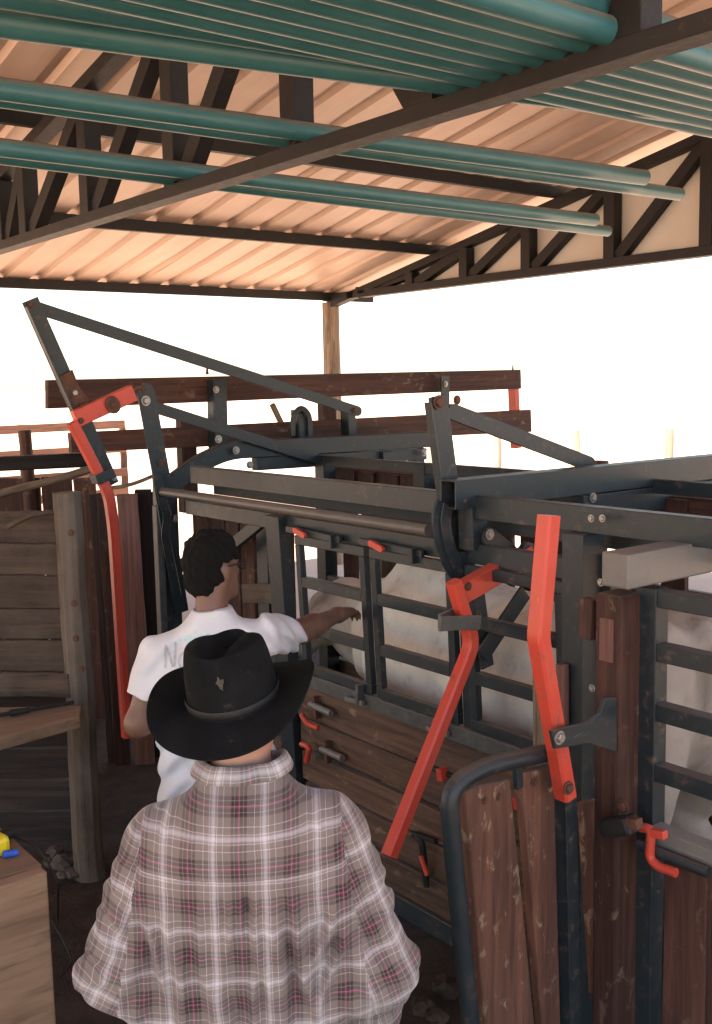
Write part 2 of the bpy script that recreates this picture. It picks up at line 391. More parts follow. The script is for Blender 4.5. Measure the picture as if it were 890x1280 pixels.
def round_post(name, parent, base, h, r, mat, n=26, wob=.012, taper=.9, lean=(0, 0)):
    prof = [(r*(1+random.uniform(-.08, .08))*math.cos(2*math.pi*i/n), r*(1+random.uniform(-.08, .08))*math.sin(2*math.pi*i/n)) for i in range(n)]
    k = 9; pts = [V(base)+V((lean[0]*i/k+(random.uniform(-wob, wob) if 0 < i < k else 0), lean[1]*i/k+(random.uniform(-wob, wob) if 0 < i < k else 0), h*i/k)) for i in range(k+1)]
    return sweep(name, parent, pts, prof, mat, scale=[1-(1-taper)*i/k+random.uniform(-.02, .02) for i in range(k+1)], b=.004)
round_post('timber_pole', shed, (XG, 10.87, -.05), 3.35, .115, 'palewood')
round_post('timber_pole', shed, (XN, 10.87, -.05), 3.35, .115, 'palewood')

# green pipes lying across the bottom chords
def gpipe(p, q, r, label, group):
    W, L = frame(p, q); n = 24; prof = circ(r, n)
    pts = [V(p).lerp(V(q), i/12)+V((0, 0, -.012*math.sin(math.pi*i/12))) for i in range(13)]
    vs_ = []
    Wi = W.inverted(); fs = []
    for i, c in enumerate(pts):
        for rr in (r,):
            for a in range(n): vs_.append(Wi @ (c+W.to_3x3() @ V((0, rr*math.cos(2*math.pi*a/n), rr*math.sin(2*math.pi*a/n)))))
    for i in range(12):
        for a in range(n): fs.append((i*n+a, i*n+(a+1) % n, (i+1)*n+(a+1) % n, (i+1)*n+a))
    o = link('green_pipe', mesh('green_pipe', vs_, fs, True), None, 'green', W)
    s = o.modifiers.new('wall', 'SOLIDIFY'); s.thickness = .005; s.offset = -1
    tag(o, label, 'pipe', group)
RP = .043; ZP = 3.380+RP+.004
def onchord(a, c, z=ZP, x0=-1.6, x1=None):
    p = PZ(*a, z); q = PZ(*c, z); d = (q-p)/(q.x-p.x)
    return p+d*(x0-p.x), (q if x1 is None else p+d*(x1-p.x))
gpipe(*onchord((0, 107), (806, 222)), RP, 'shorter loose green pipe of the pair next to the stacked bundle', 'loose green pipes')
gpipe(*onchord((0, 118), (850, 243)), RP*.9, 'longer loose green pipe of the pair next to the stacked bundle', 'loose green pipes')
gpipe(*onchord((0, 181), (744, 275)), RP, 'shorter loose green pipe of the pair farthest from the stacked bundle', 'loose green pipes')
gpipe(*onchord((0, 192), (760, 289)), RP*.95, 'longer loose green pipe of the pair farthest from the stacked bundle', 'loose green pipes')
rng = random.Random(3)
p1, q1 = onchord((0, 22), (560, 99), ZP, -1.7, 4.2); gpipe(p1, q1, .048, 'slanting green pipe lying along the edge of the stacked bundle', 'green pipes in the bundle')
for a_, c_, dz in (((0, 4), (560, 86), .075), ((0, -16), (560, 78), .03), ((0, -40), (560, 70), .09)):
    gpipe(*onchord(a_, c_, ZP+dz, -1.7, 4.6), .048, 'slanting green pipe lying along the edge of the stacked bundle', 'green pipes in the bundle')
for lay, cnt, ys in ((0, 7, 2.93), (1, 6, 2.88), (2, 3, 2.79)):
    for k in range(cnt):
        y = ys-k*.1+rng.uniform(-.003, .003); z = ZP+lay*.084; sl = .004*(k-3)
        gpipe((-1.7+rng.uniform(-.2, .2), y-sl*4.7*.3, z), (6.9+rng.uniform(-.5, .3), y+sl*3.9*.3, z), .048,
              ('green pipe in the bottom layer of the stacked bundle, resting on the truss chord', 'green pipe in the middle layer of the stacked bundle', 'green pipe on top of the stacked bundle')[lay], ('bottom', 'middle', 'top')[lay]+' layer of green pipes')

# ================================================================== CATTLE CHUTE
XC = 2.7; LEAN = .05
def PL(x, y, off=0):
    d = ray(x, y); t = (XC+off+LEAN*(1.75-CAMH))/(d.x+LEAN*d.z); return CAM+d*t
def L(y, z, off=0): return V((XC+off+LEAN*(1.75-z), y, z))
NY = V((0, -1, 0)); NX = V((-1, 0, 0))
ch = thing('cattle_chute', (2.7, 2.3, 0), 'dark steel squeeze chute with timber planks and red levers holding the white bull', 'cattle chute')
# long rails and pipe on the near side
bar('top_rail', ch, (2.725, 4.86, 1.842), (2.725, .55, 1.842), .05, .088, 'steel')
bar('inner_rail', ch, (2.86, 4.86, 1.76), (2.86, .55, 1.76), .05, .06, 'steel')
tube('round_rail', ch, [(2.655, 5.10, 1.742), (2.655, 2.965, 1.742)], .024, 'pipe')
# rear portal
YB = 2.80
hollow('cross_tube', ch, (2.60, YB, 1.893), (5.6, YB, 1.893), .082, .105, 'steel', .006)
bar('cross_tube', ch, (3.30, YB, 1.785), (5.6, YB, 1.785), .078, .098, 'steel')
bar('frame_post', ch, (3.36, YB+.02, 0), (3.36, YB+.02, 1.735), .09, .09, 'steel')
bolt(ch, PY(741, 622, YB-.042), NY, .018)
# near column
bar('frame_post', ch, (2.715, 2.275, -.03), (2.715, 2.275, 1.797), .09, .105, 'steel', up=(1, 0, 0))
bar('frame_post', ch, (2.79, 2.225, -.03), (2.79, 2.225, 1.72), .06, .06, 'steel', up=(1, 0, 0))
for p in ((739, 648), (753, 648), (751, 728), (740, 860)): bolt(ch, PX(*p, 2.655)+V((0, -.0, 0)), NX, .011)
# front portal
YF = 5.22
bar('frame_post', ch, (2.74, YF, -.03), (2.74, YF, 1.80), .10, .10, 'steel', up=(1, 0, 0))
bar('frame_post', ch, (2.66, YF-.06, -.03), (2.66, YF-.06, 1.66), .05, .04, 'steel_lt', up=(1, 0, 0))
arm = [PY(213, 606, YF), PY(250, 578, YF), PY(285, 563, YF), PY(540, 549, YF)]
sweep('curved_arm', ch, smoothpath(arm, .16, 8), rectp(.05, .1), 'steel', smooth=True)
bar('cross_tube', ch, PY(318, 580, YF+.02), PY(530, 567, YF+.02), .06, .075, 'steel')
bar('frame_post', ch, V((4.3, YF, -.03)), V((4.3, YF, 1.86)), .09, .09, 'steel')
for p in ((295, 563), (312, 581), (273, 549), (530, 566)): bolt(ch, PY(*p, YF-.055), NY, .02)
# guard boards on the front portal
YG = 5.5
def board_px(name, c, y, th, mat, parent=ch):
    pts = [PY(*q, y) for q in c]; return plate(name, parent, pts, (0, th, 0), mat, .004)
board_px('guard_board', ((60, 475), (651, 462), (652, 486), (60, 511)), YG, .045, 'brown')
board_px('guard_board', ((88, 541), (664, 512), (665, 540), (90, 566)), YG+.03, .045, 'brown')
board_px('dark_rail', ((-60, 574), (114, 566), (114, 584), (-60, 592)), YG+.12, .08, 'darkwood')
def stan(px, y0, y1, w=.085, y=YG-.075, th=.012, rd=False):
    return strap('stanchion', ch, PY(px, y0, y), PY(px+2, y1, y), w, th, NY, 'steel', rd)
def stanchion_channel(px, y0, y1, w=.085):
    s = stan(px, y0, y1, w); a = PY(px, y0-6, YG-.07); c = PY(px+2, y1+5, YG-.07)
    bar('flange', s, a+V((-w/2-.002, .035, 0)), c+V((-w/2-.002, .035, 0)), .008, .075, 'steel', up=(0, 1, 0)); return s
stanchion_channel(275, 480, 556)
stanchion_channel(439, 512, 556, .06)
stanchion_channel(378, 518, 545, .07)
stan(556, 474, 575, .075)
stan(524, 562, 608, .07)
for p in ((270, 487), (273, 549), (383, 517), (444, 512), (557, 480), (520, 593)): bolt(ch, PY(*p, YG-.085), NY, .018)
loop = [PY(366, 545, YG-.10), PY(366, 520, YG-.10), PY(376, 508, YG-.10), PY(387, 518, YG-.10), PY(388, 545, YG-.10)]
sweep('loop_bracket', ch, smoothpath(loop, .05), rectp(.035, .010, .002), 'steel', up=(0, 1, 0))
bar('board_post', ch, PY(641, 470, YG+.09), PY(645, 560, YG+.09), .05, .07, 'red', up=(0, 1, 0))
for px in (259, 641): tube('spike', ch, [PY(px, 468, YG+.02), PY(px, 456, YG+.02)], .01, 'rust', 8, scale=[1, .3])
bar('board_post', ch, PY(408, 500, YG+.1), PY(410, 560, YG+.1), .1, .07, 'brown', up=(0, 1, 0))
bar('board_post', ch, PY(232, 520, YG+.1), PY(236, 640, YG+.1), .1, .07, 'brown', up=(0, 1, 0))
bar('board_post', ch, PY(520, 560, YG+.1), PY(520, 660, YG+.1), .1, .07, 'brown', up=(0, 1, 0))
bar('board_brace', ch, PY(340, 505, YG+.2), PY(352, 530, YG+.2), .03, .03, 'palewood')
# left lever set (plane of the front portal)
def lever_set_left():
    y1 = YF-.13; y2 = YF-.19; y3 = YF-.10
    lv = strap('lever', ch, PY(40, 381, y1), PY(137, 601, y1), .085, .012, NY, 'steel', False)
    bar('flange', lv, PY(33, 383, y1-.02), PY(95, 522, y1-.02), .035, .01, 'steel', up=NX)
    bolt(lv, PY(38, 381, y1-.01), NY, .016, 'rust'); bolt(lv, PY(93, 491, y1-.008), NY, .02); bolt(lv, PY(91, 506, y1-.008), NY, .012); bolt(lv, PY(143, 598, y1-.008), NY, .012)
    plate('gusset', lv, [PY(*q, y1-.012) for q in ((74, 470), (90, 462), (98, 483), (112, 500), (92, 516), (84, 497))], (0, -.008, 0), 'rust')
    ln = strap('link_bar', ch, PY(47, 385, YF-.09), PY(447, 514, YF-.05), .062, .012, NY, 'steel'); bolt(ln, PY(443, 513, YF-.06), NY, .016, 'rust')
    l2 = strap('lever', ch, PY(182, 490, y3), PY(203, 602, y3), .10, .012, NY, 'steel'); bolt(l2, PY(182, 501, y3-.008), NY, .024)
    bolt(l2, PY(201, 579, y3-.008), NY, .018, 'rust')
    strap('lever_plate', l2, PY(200, 598, y3-.02), PY(226, 760, y3+.02), .085, .012, NY, 'steel', False)
    g = [PY(*q, y3-.03) for q in ((196, 590), (202, 620), (210, 648), (206, 668), (222, 745))]
    sweep('slot_guard', l2, smoothpath(g, .06), rectp(.05, .008, .002), 'steel', up=(0, 1, 0))
    bolt(l2, PY(219, 648, y3-.01), NY, .018)
    strap('link_bar', ch, PY(190, 508, YF-.075), PY(492, 604, YF-.02), .062, .012, NY, 'steel')
    ra = bar('red_arm', ch, PY(93, 524, y2), PY(166, 491, y2), .05, .085, 'red')
    bar('arm_channel', ra, PY(100, 508, y2+.03), PY(165, 482, y2+.03), .03, .014, 'rust')
    strap('arm_bracket', ra, PY(140, 504, y2-.032), PY(142, 508, y2-.032), .075, .012, NY, 'rust'); bolt(ra, PY(141, 506, y2-.04), NY, .02, 'rust')
    bolt(ra, PY(101, 526, y2-.026), NY, .014, 'rust')
    hk = [PY(*q, y2-.01) for q in ((163, 493), (170, 484), (178, 484), (181, 490))]; tube('hook', ra, smoothpath(hk, .03), .014, 'rust', 10)
    hp = [PY(90, 528, y2-.01), PY(123, 592, y2-.01), PY(136, 618, y2-.02), PY(142, 660, y2-.02), PY(159, 921, y2-.02)]
    h = sweep('red_handle', ch, smoothpath(hp, .10, 8), rectp(.058, .05, .01), 'red', up=NX)
    bar('handle_collar', h, PY(117, 600, y2-.02), PY(139, 590, y2-.02), .085, .05, 'steel', up=(0, 0, 1))
lever_set_left()
# right lever set (plane of the rear portal)
def lever_set_right():
    y1 = YB+.075; yf = YB-.085
    lv = strap('lever', ch, PY(548, 503, y1), PY(580, 745, y1), .082, .014, NY, 'steel', False)
    bar('flange', lv, PY(535, 503, y1-.015), PY(562, 705, y1-.015), .035, .01, 'steel', up=NX)
    bolt(lv, PY(548, 503, y1-.01), NY, .024, 'rust')
    ln = strap('link_bar', ch, PY(566, 515, YB+.10), PY(737, 580, YB+.10), .062, .014, NY, 'steel')
    bolt(ln, PY(571, 500, YB+.06), NY, .016, 'rust')
    g = [PY(*q, y1-.05) for q in ((553, 628), (547, 645), (550, 675), (562, 705), (572, 720))]
    sweep('slot_guard', lv, smoothpath(g, .05), rectp(.06, .010, .002), 'steel', up=(0, 1, 0))
    g = [PY(*q, y1-.06) for q in ((560, 630), (556, 650), (560, 680), (571, 705), (578, 722))]
    sweep('slot_guard', lv, smoothpath(g, .05), rectp(.05, .010, .002), 'steel', up=(0, 1, 0))
    hb = bar('hanger', ch, PY(590, 624, YB-.0), PY(592, 686, YB-.0), .075, .078, 'steel', up=(1, 0, 0)); bolt(hb, PY(581, 626, YB-.04), NY, .008, 'rust')
    bar('hanger', ch, PY(572, 690, YB+.04), PY(578, 760, YB+.04), .05, .06, 'steel', up=(1, 0, 0))
    d1 = strap('link_bar', ch, PY(612, 672, yf+.02), PY(725, 764, yf-.02), .072, .014, NY, 'steel'); bolt(d1, PY(612, 668, yf+.01), NY, .018)
    strap('link_bar', ch, PY(598, 750, yf+.03), PY(608, 828, yf+.03), .06, .014, NY, 'steel', False)
    strap('link_bar', ch, PY(653, 745, yf-.0), PY(606, 815, yf-.0), .065, .014, NY, 'steel', False)
    ra = bar('red_arm', ch, PY(574, 742, yf-.03), PY(662, 693, yf-.03), .05, .075, 'red')
    bolt(ra, PY(585, 733, yf-.056), NY, .014, 'rust'); strap('arm_bracket', ra, PY(634, 708, yf-.062), PY(640, 714, yf-.062), .06, .012, NY, 'rust'); bolt(ra, PY(638, 711, yf-.07), NY, .016, 'rust')
    hk = [PY(*q, yf-.03) for q in ((650, 690), (655, 680), (666, 684), (667, 695), (660, 700))]; tube('hook', ra, smoothpath(hk, .03), .013, 'steel', 10)
    hp = [PY(567, 727, yf-.09), PY(578, 765, yf-.09), PY(591, 803, yf-.09), PY(486, 1070, yf-.12)]
    h = sweep('red_handle', ch, smoothpath(hp, .05, 8), rectp(.048, .046, .007), 'red', up=NX)
    c0 = bar('handle_collar', h, PY(549, 780, yf-.11), PY(600, 778, yf-.125), .012, .05, 'steel_lt')
    bar('collar_side', c0, PY(549, 777, yf-.11), PY(573, 766, yf-.02), .012, .05, 'steel_lt'); bar('collar_side', c0, PY(600, 778, yf-.125), PY(598, 770, yf-.02), .012, .05, 'steel')
lever_set_right()
# red head lever beside the near column
yl = 1.975
hp = [PY(686, 644, yl), PY(673, 797, yl), PY(707, 996, yl)]
rl = sweep('red_lever', ch, smoothpath(hp, .02, 4), rectp(.054, .05, .007), 'red', up=NX)
bk = plate('lever_bracket', ch, [PY(*q, yl-.045) for q in ((685, 912), (731, 902), (747, 890), (752, 872), (767, 871), (767, 939), (751, 934), (733, 928), (690, 935))], (0, -.012, 0), 'steel')
bolt(bk, PY(699, 922, yl-.058), NY, .018); bolt(rl, PY(710, 985, yl-.03), NY, .018, 'rust')

# side panel, leaning inward towards the bottom
bar('header', ch, L(4.95, 1.665, .03), L(2.33, 1.665, .03), .04, .075, 'steel')
bar('panel_post', ch, L(4.06, 1.70, -.005), L(4.06, .03, -.005), .11, .06, 'steel', up=(1, 0, 0))
bar('panel_post', ch, L(2.84, 1.63, .02), L(2.84, .97, .02), .05, .05, 'steel', up=(1, 0, 0))
def door(ya, yb, name, slats, lat=True):
    f = bar(name, ch, L(ya, 1.605, -.01), L(yb, 1.605, -.01), .03, .042, 'steel')
    bar('stile', f, L(ya-.018, 1.583, -.01), L(ya-.018, 1.035, -.01), .036, .03, 'steel', up=(1, 0, 0)); bar('stile', f, L(yb+.018, 1.583, -.01), L(yb+.018, 1.035, -.01), .036, .03, 'steel', up=(1, 0, 0))
    bar('bottom_bar', f, L(ya, 1.013, -.01), L(yb, 1.013, -.01), .03, .042, 'steel')
    for z in slats: bar('slat', f, L(ya-.037, z, -.008), L(yb+.037, z, -.008), .034, .048, 'steel')
    if lat:
        lt = strap('latch', f, L(ya-.05, 1.655, -.05), L(ya-.115, 1.638, -.05), .026, .016, NX, 'red'); bar('latch_bar', f, L(ya+.06, 1.648, -.02), L(yb+.16, 1.638, -.02), .018, .03, 'steel')
        bar('latch_keeper', f, L(yb+.20, 1.60, -.035), L(yb+.20, 1.66, -.035), .03, .02, 'steel')
        bar('lower_hook', f, L(yb+.06, 1.03, -.04), L(yb+.06, .945, -.05), .035, .02, 'steel_lt'); bar('lower_bolt', f, L(yb+.15, .95, -.05), L(yb+.03, .955, -.05), .02, .02, 'bare')
    return f
door(3.90, 3.40, 'window_gate', (1.415, 1.20))
door(3.365, 2.875, 'window_gate', (1.415, 1.20))
door(2.805, 2.335, 'side_grille', (1.415, 1.20), False)
bar('panel_rail', ch, L(4.0, .955, -.005), L(2.33, .955, -.005), .05, .062, 'steel_lt')
zz = [(.918, .765), (.75, .612), (.588, .452), (.43, .29), (.272, .135)]
for a, c in zz:
    bar('plank', ch, L(3.985, (a+c)/2, .01+random.uniform(-.006, .006)), L(2.33, (a+c)/2+random.uniform(-.006, .006), .01+random.uniform(-.006, .006)), .035, a-c, 'plank', b=.004, rag=.0025)
bar('sill', ch, L(4.05, .085, -.0), L(2.33, .085, -.0), .06, .085, 'steel')
bar('sill', ch, L(4.12, .085, -.0), L(5.16, .085, -.0), .06, .085, 'steel')
for k, (a, c) in enumerate(zz): bar('plank', ch, L(5.15, (a+c)/2, .01), L(4.13, (a+c)/2, .01), .035, a-c, 'plank', b=.004, rag=.0025)
# front compartment: upright boards and braces between the posts
for i, (y, wd, m) in enumerate(((4.25, .14, 'brown'), (4.42, .10, 'steel'), (4.56, .12, 'brown'), (4.70, .12, 'brown'), (4.86, .16, 'brown'), (5.04, .14, 'plank'))):
    bar('upright_board', ch, V((2.86, y, .95)), V((2.86, y, 1.72)), .035, wd, m, up=(0, 1, 0), rag=.002 if m == 'brown' else 0)
bar('brace', ch, PX(268, 700, 2.76), PX(336, 645, 2.76), .03, .06, 'steel')
bar('cross_board', ch, PX(305, 742, 2.76), PX(356, 742, 2.76), .03, .095, 'oldwood', rag=.002)
bolt(ch, PX(355, 748, 2.72), NX, .014)
# small latches, sliding bolts and the strap on the plank wall
def slide_bolt(px, py, redp):
    b0 = tube('slide_bolt', ch, [PL(px, py, -.04), PL(px+26, py+12, -.04)], .016, 'bare', 10)
    bar('bolt_keeper', b0, PL(px+6, py-10, -.03), PL(px+9, py+18, -.03), .03, .02, 'rust')
    tube('bolt_handle', b0, smoothpath([PL(*redp[0], -.06), PL(*redp[1], -.07), PL(*redp[2], -.06)], .03), .013, 'red', 10)
slide_bolt(388, 880, ((377, 893), (384, 905), (398, 910)))
slide_bolt(402, 936, ((377, 930), (387, 934), (383, 952)))
for px, py in ((552, 967), (648, 1003)):
    sb = bar('red_stop', ch, PL(px, py-7, -.03), PL(px+2, py+8, -.03), .04, .03, 'red', up=(0, 1, 0))
tube('gap_rod', ch, [PL(520, 950, -.015), PL(575, 975, -.015)], .012, 'rubber', 10)
st = tube('hanging_strap', ch, smoothpath([PL(517, 1043, -.03), PL(527, 1050, -.05), PL(530, 1075, -.04), PL(533, 1108, -.035)], .04), .014, 'rubber', 10, scale=None)
bar('buckle', st, PL(517, 1042, -.04), PL(545, 1052, -.04), .02, .02, 'rubber'); tube('red_tab', st, [PL(526, 1070, -.06), PL(534, 1094, -.06)], .010, 'red', 8)
# far side of the chute
XF = 3.78
for y in (5.15, 4.25, 3.25, 2.3): bar('far_post', ch, (XF, y, -.03), (XF, y, 1.86), .09, .09, 'steel', up=(1, 0, 0))
for a, c in ((.95, .80), (.78, .63), (.61, .46), (.44, .29), (.27, .12)): bar('far_plank', ch, (XF+.07, 5.2, (a+c)/2), (XF+.07, 1.2, (a+c)/2), .035, a-c, 'plank', b=.004)
for z in (1.84, 1.62, 1.36, 1.12): bar('far_rail', ch, (XF-.02, 5.2, z), (XF-.02, 1.2, z), .04, .06, 'steel')
for y, wd in ((5.0, .12), (4.82, .12), (4.05, .09), (3.9, .12), (3.55, .12), (4.45, .14), (4.62, .15), (3.72, .10), (3.4, .1), (2.9, .14), (2.72, .12), (1.9, .12)): bar('far_board', ch, (XF+.07, y, .96), (XF+.07, y, 1.78), .03, wd, 'brown', up=(0, 1, 0), rag=.002)
bar('far_top_board', ch, (XF+.1, 5.2, 1.72), (XF+.1, 1.2, 1.72), .04, .14, 'brown')

# ================================================================== RACE PANEL AND GATES ON THE RIGHT
XR = 2.58
rp = thing('race_panel', (XR, 1.85, 0), 'dark tubular rail panel with red-brown timber post, standing against the bull\'s rump', 'fence panel')
pz = lambda px, py: PX(px, py, XR)
ys = pz(814, 800).y
bar('steel_post', rp, (XR, ys, -.03), (XR, ys, pz(815, 735).z+.004), .075, .06, 'steel', up=(1, 0, 0))
for py in (745, 812, 886, 961): bar('rail', rp, (XR, ys-.036, pz(815, py).z), (XR, .5, pz(815, py).z), .05, .052, 'steel')
lo = bar('bottom_rail', rp, (XR-.02, ys-.036, pz(830, 1040).z), (XR-.02, .5, pz(830, 1040).z), .06, .05, 'bare')
bt = tube('latch_rod', rp, [(XR-.075, ys-.02, pz(830, 1052).z), (XR-.075, ys-.26, pz(830, 1052).z)], .016, 'steel', 12)
rh = [PX(*q, XR-.10) for q in ((800, 1034), (814, 1036), (812, 1072), (822, 1083), (845, 1091))]
tube('latch_handle', rp, smoothpath(rh, .03), .014, 'red', 12); bar('latch_stub', rp, PX(814, 1040, XR-.10), PX(832, 1044, XR-.10), .025, .025, 'red')
for a, c, m in ((828, 884, 'brown'), (888, 935, 'brown')): plate('board', rp, [PX(*q, XR-.015) for q in ((a+4, 1066), (c, 1076), (c-5, 1330), (a-3, 1330))], (.03, 0, 0), m, .004, ax=(0, 0, 1))
# timber post
pw = PX(776, 740, XR-.06); 
tp = bar('timber_post', rp, V((pw.x, pw.y, -.03)), V((pw.x, pw.y, pw.z)), .095, .125, 'brown', up=(1, 0, 0), b=.012, rag=.0015)
bar('inlay', tp, V((pw.x-.05, pw.y-.0, pw.z-.07)), V((pw.x-.05, pw.y-.0, pw.z-.20)), .05, .035, 'pinkwood', up=(1, 0, 0)); 
bar('wedge', tp, PX(739, 748, XR-.1), PX(737, 797, XR-.1), .045, .05, 'brown', up=(1, 0, 0), rag=.002)
cl = bar('clamp', tp, PX(756, 1035, XR-.16), PX(792, 1030, XR-.16), .06, .055, 'rubber', b=.012); bolt(tp, PX(779, 1008, XR-.125), NX, .018, 'rust')
bar('clamp_pin', cl, PX(786, 1028, XR-.17), PX(800, 1030, XR-.17), .03, .03, 'rust')
# worn square tube across the top
e = PX(803, 713, XR-.12)
bar('top_tube', rp, (2.40, e.y+.05, e.z), (4.4, e.y+.05, e.z), .095, .10, 'bare', b=.006)
# swing gate with bent tube frame
YS = 2.03
sg = thing('swing_gate', PY(600, 1300, YS)*1.0, 'bent tube gate with two mud splashed upright boards', 'gate')
tp_ = [PY(597, 1360, YS), PY(567, 1075, YS), PY(560, 985, YS), PY(605, 958, YS), PY(697, 938, YS)]
tube('tube_frame', sg, tp_, .026, 'steel', 18, bend=.11)
plate('board', sg, [PY(*q, YS+.01) for q in ((582, 992), (600, 982), (638, 975), (676, 1350), (612, 1350))], (0, .035, 0), 'gateboard', .006, ax=(0, 0, 1))
plate('board', sg, [PY(*q, YS+.012) for q in ((652, 967), (693, 958), (703, 1350), (684, 1350))], (0, .035, 0), 'gateboard', .006, ax=(0, 0, 1))
bar('frame_stub', sg, PY(646, 950, YS+.02), PY(648, 985, YS+.02), .025, .02, 'steel', up=(0, 1, 0))
bar('hinge_tube', sg, PY(706, 985, YS+.02), PY(714, 1350, YS+.02), .05, .05, 'steel', up=(0, 1, 0))
for p in ((606, 1000), (624, 996), (668, 978)): bolt(sg, PY(*p, YS+.008), NY, .011, 'rust')
lb = thing('leaning_slab', PX(735, 1300, 2.62), 'worn mud-streaked timber slab leaning against the chute column', 'timber slab')
plate('slab', lb, [PX(*q, 2.60) for q in ((720, 1003), (738, 1000), (747, 1100), (750, 1240), (735, 1245), (727, 1120))], (.03, 0, 0), 'gateboard', .008, ax=(0, 0, 1))
pl = thing('pale_stake', PX(671, 940, 2.63), 'pale peeled stake with holes standing behind the red lever', 'stake')
plate('stake', pl, [PX(*q, 2.645) for q in ((664, 735), (678, 735), (684, 940), (666, 940))], (.02, 0, 0), 'palewood', .004, ax=(0, 0, 1))
bar('stake_block', pl, PX(703, 830, 2.64), PX(703, 905, 2.64), .03, .035, 'pinkwood', up=(0, 1, 0))

# ================================================================== LEFT: OLD PLANK FENCE, POST, SHELF, BOARDS
of = thing('plank_fence', PZ(110, 1090, 0), 'weathered grey plank fence bolted to a round timber post', 'fence')
post = PZ(113, 1090, 0)
rpst = round_post('round_post', of, (post.x, post.y, -.03), PD(95, 615, 4.86).z+.03, .068, 'postwood', wob=.006, taper=.88, lean=(-.02, .0))
vw = -V((FW.x, FW.y, 0)).normalized()
for px, py in ((89, 666), (93, 754), (95, 798), (102, 836)): bolt(rpst, PD(px, py, 4.785), vw, .014, 'rust')
ed = (640, 680, 721, 763, 802, 842, 874)
for i, (a, c) in enumerate(zip(ed, ed[1:])):
    l0, l1 = PD(-260, a+1-(6 if i else 0), 5.25), PD(-260, c-1-6, 5.25); r0, r1 = PD(86, a+1+random.uniform(-1, 1), 4.90), PD(86, c-1, 4.90)
    m0 = (l0+l1)/2; m1 = (r0+r1)/2
    o = bar('plank', of, m1+V((.02, .02, 0)), m0, .04, (r0-r1).length+.002, 'oldwood', rag=.004, b=.005)
sh = thing('wooden_shelf', PZ(60, 900, .87), 'thick sawn plank shelf fixed to the round post in front of the grey planks', 'shelf')
zs = .875
plate('shelf_board', sh, [PZ(101, 882, zs), PZ(100, 895, zs), PZ(-120, 955, zs), PZ(-120, 886, zs)], (0, 0, -.055), 'tablewood', .006)
rod = thing('cattle_prod', PZ(30, 885, zs), 'black rod with thick grip lying on the plank shelf', 'rod')
ra_, rb_ = PZ(-20, 897, zs+.02), PZ(92, 878, zs+.02)
tube('shaft', rod, [ra_, rb_], .009, 'rubber', 10); tube('grip', rod, [ra_.lerp(rb_, .28), ra_.lerp(rb_, .5)], .016, 'rubber', 12, scale=[1, .8])
# upright boards between post and chute
ub = thing('upright_board_fence', PZ(160, 1085, 0), 'upright red-brown and black boards between the round post and the chute', 'fence')
for a, c, mt_, dep, top in ((112, 124, 'darkwood', 6.45, 617), (121, 141, 'brown', 6.4, 615), (146, 171, 'pinkwood', 6.38, 617), (168, 189, 'darkwood', 6.5, 612), (186, 197, 'brown', 6.52, 615)):
    t0 = PD((a+c)/2, top, dep); wd = (c-a)*dep/FPX; drop = t0.z+.03
    bar('board', ub, V((t0.x+.03, t0.y-.02, -.03)), t0, .035, wd, mt_, up=(.79, -.61, 0), rag=.003, b=.004)
# hidden-side dark planks under the shelf
uf = thing('low_board_wall', PZ(20, 1040, 0), 'dark low board wall under the plank shelf', 'board wall')
for i in range(5):
    z = .09+i*.165; bar('board', uf, PD(90, 900, 5.15)*1, PD(90, 900, 5.15), .03, .1, 'darkwood') if False else None
    p = PZ(100, 1075, 0); p = p+V((.1, .2, z)); q = p+V((-.79, .61, 0))*2.0; bar('board', uf, p, q, .03, .155, 'darkwood', rag=.003)
# branches used as rails behind
br = thing('branch_rail', PD(60, 605, 5.6), 'pale peeled branch laid across behind the grey plank fence', 'branch')
tube('branch', br, smoothpath([PD(-40, 628, 6.2), PD(30, 609, 6.1), PD(70, 600, 6.0), PD(120, 584, 5.9)], .2), .024, 'palewood', 10, scale=None)
b2 = thing('short_branch', PD(40, 655, 4.85), 'short crooked branch lying on the top grey plank', 'branch')
tube('branch', b2, smoothpath([PD(10, 659, 4.84), PD(35, 645, 4.83), PD(55, 641, 4.84), PD(80, 640, 4.87)], .1), .013, 'oldwood', 9)
b3 = thing('thin_branch', PD(170, 605, 5.3), 'thin bare branch lying on top of the upright boards', 'branch')
tube('branch', b3, smoothpath([PD(128, 611, 6.4), PD(160, 607, 6.4), PD(180, 600, 6.45), PD(202, 590, 6.5)], .1), .012, 'palewood', 8)
# boards of the next pen behind
nb = thing('pen_fence', PD(30, 640, 7.4)*1.0, 'brown upright-board pen fence with bright gaps behind the branches', 'fence')
x = -60
k = 0
while x < 108:
    wd = (30, 24, 36, 22, 40)[k % 5]; a = PD(x, 596+(k*5 % 4), 7.3); c = PD(x+wd-2.5, 597, 7.3)
    m_ = (a+c)/2; bar('board', nb, V((m_.x, m_.y, -.02)), m_, .03, (a-c).length, 'brown', up=(.79, -.61, 0), rag=.004); x += wd; k += 1
for px in (19, 126): 
    pass
p0 = PD(34, 596, 7.25); pp = round_post('post', nb, (p0.x, p0.y, -.03), PD(34, 532, 7.25).z, .045, 'brown', lean=(0, 0))
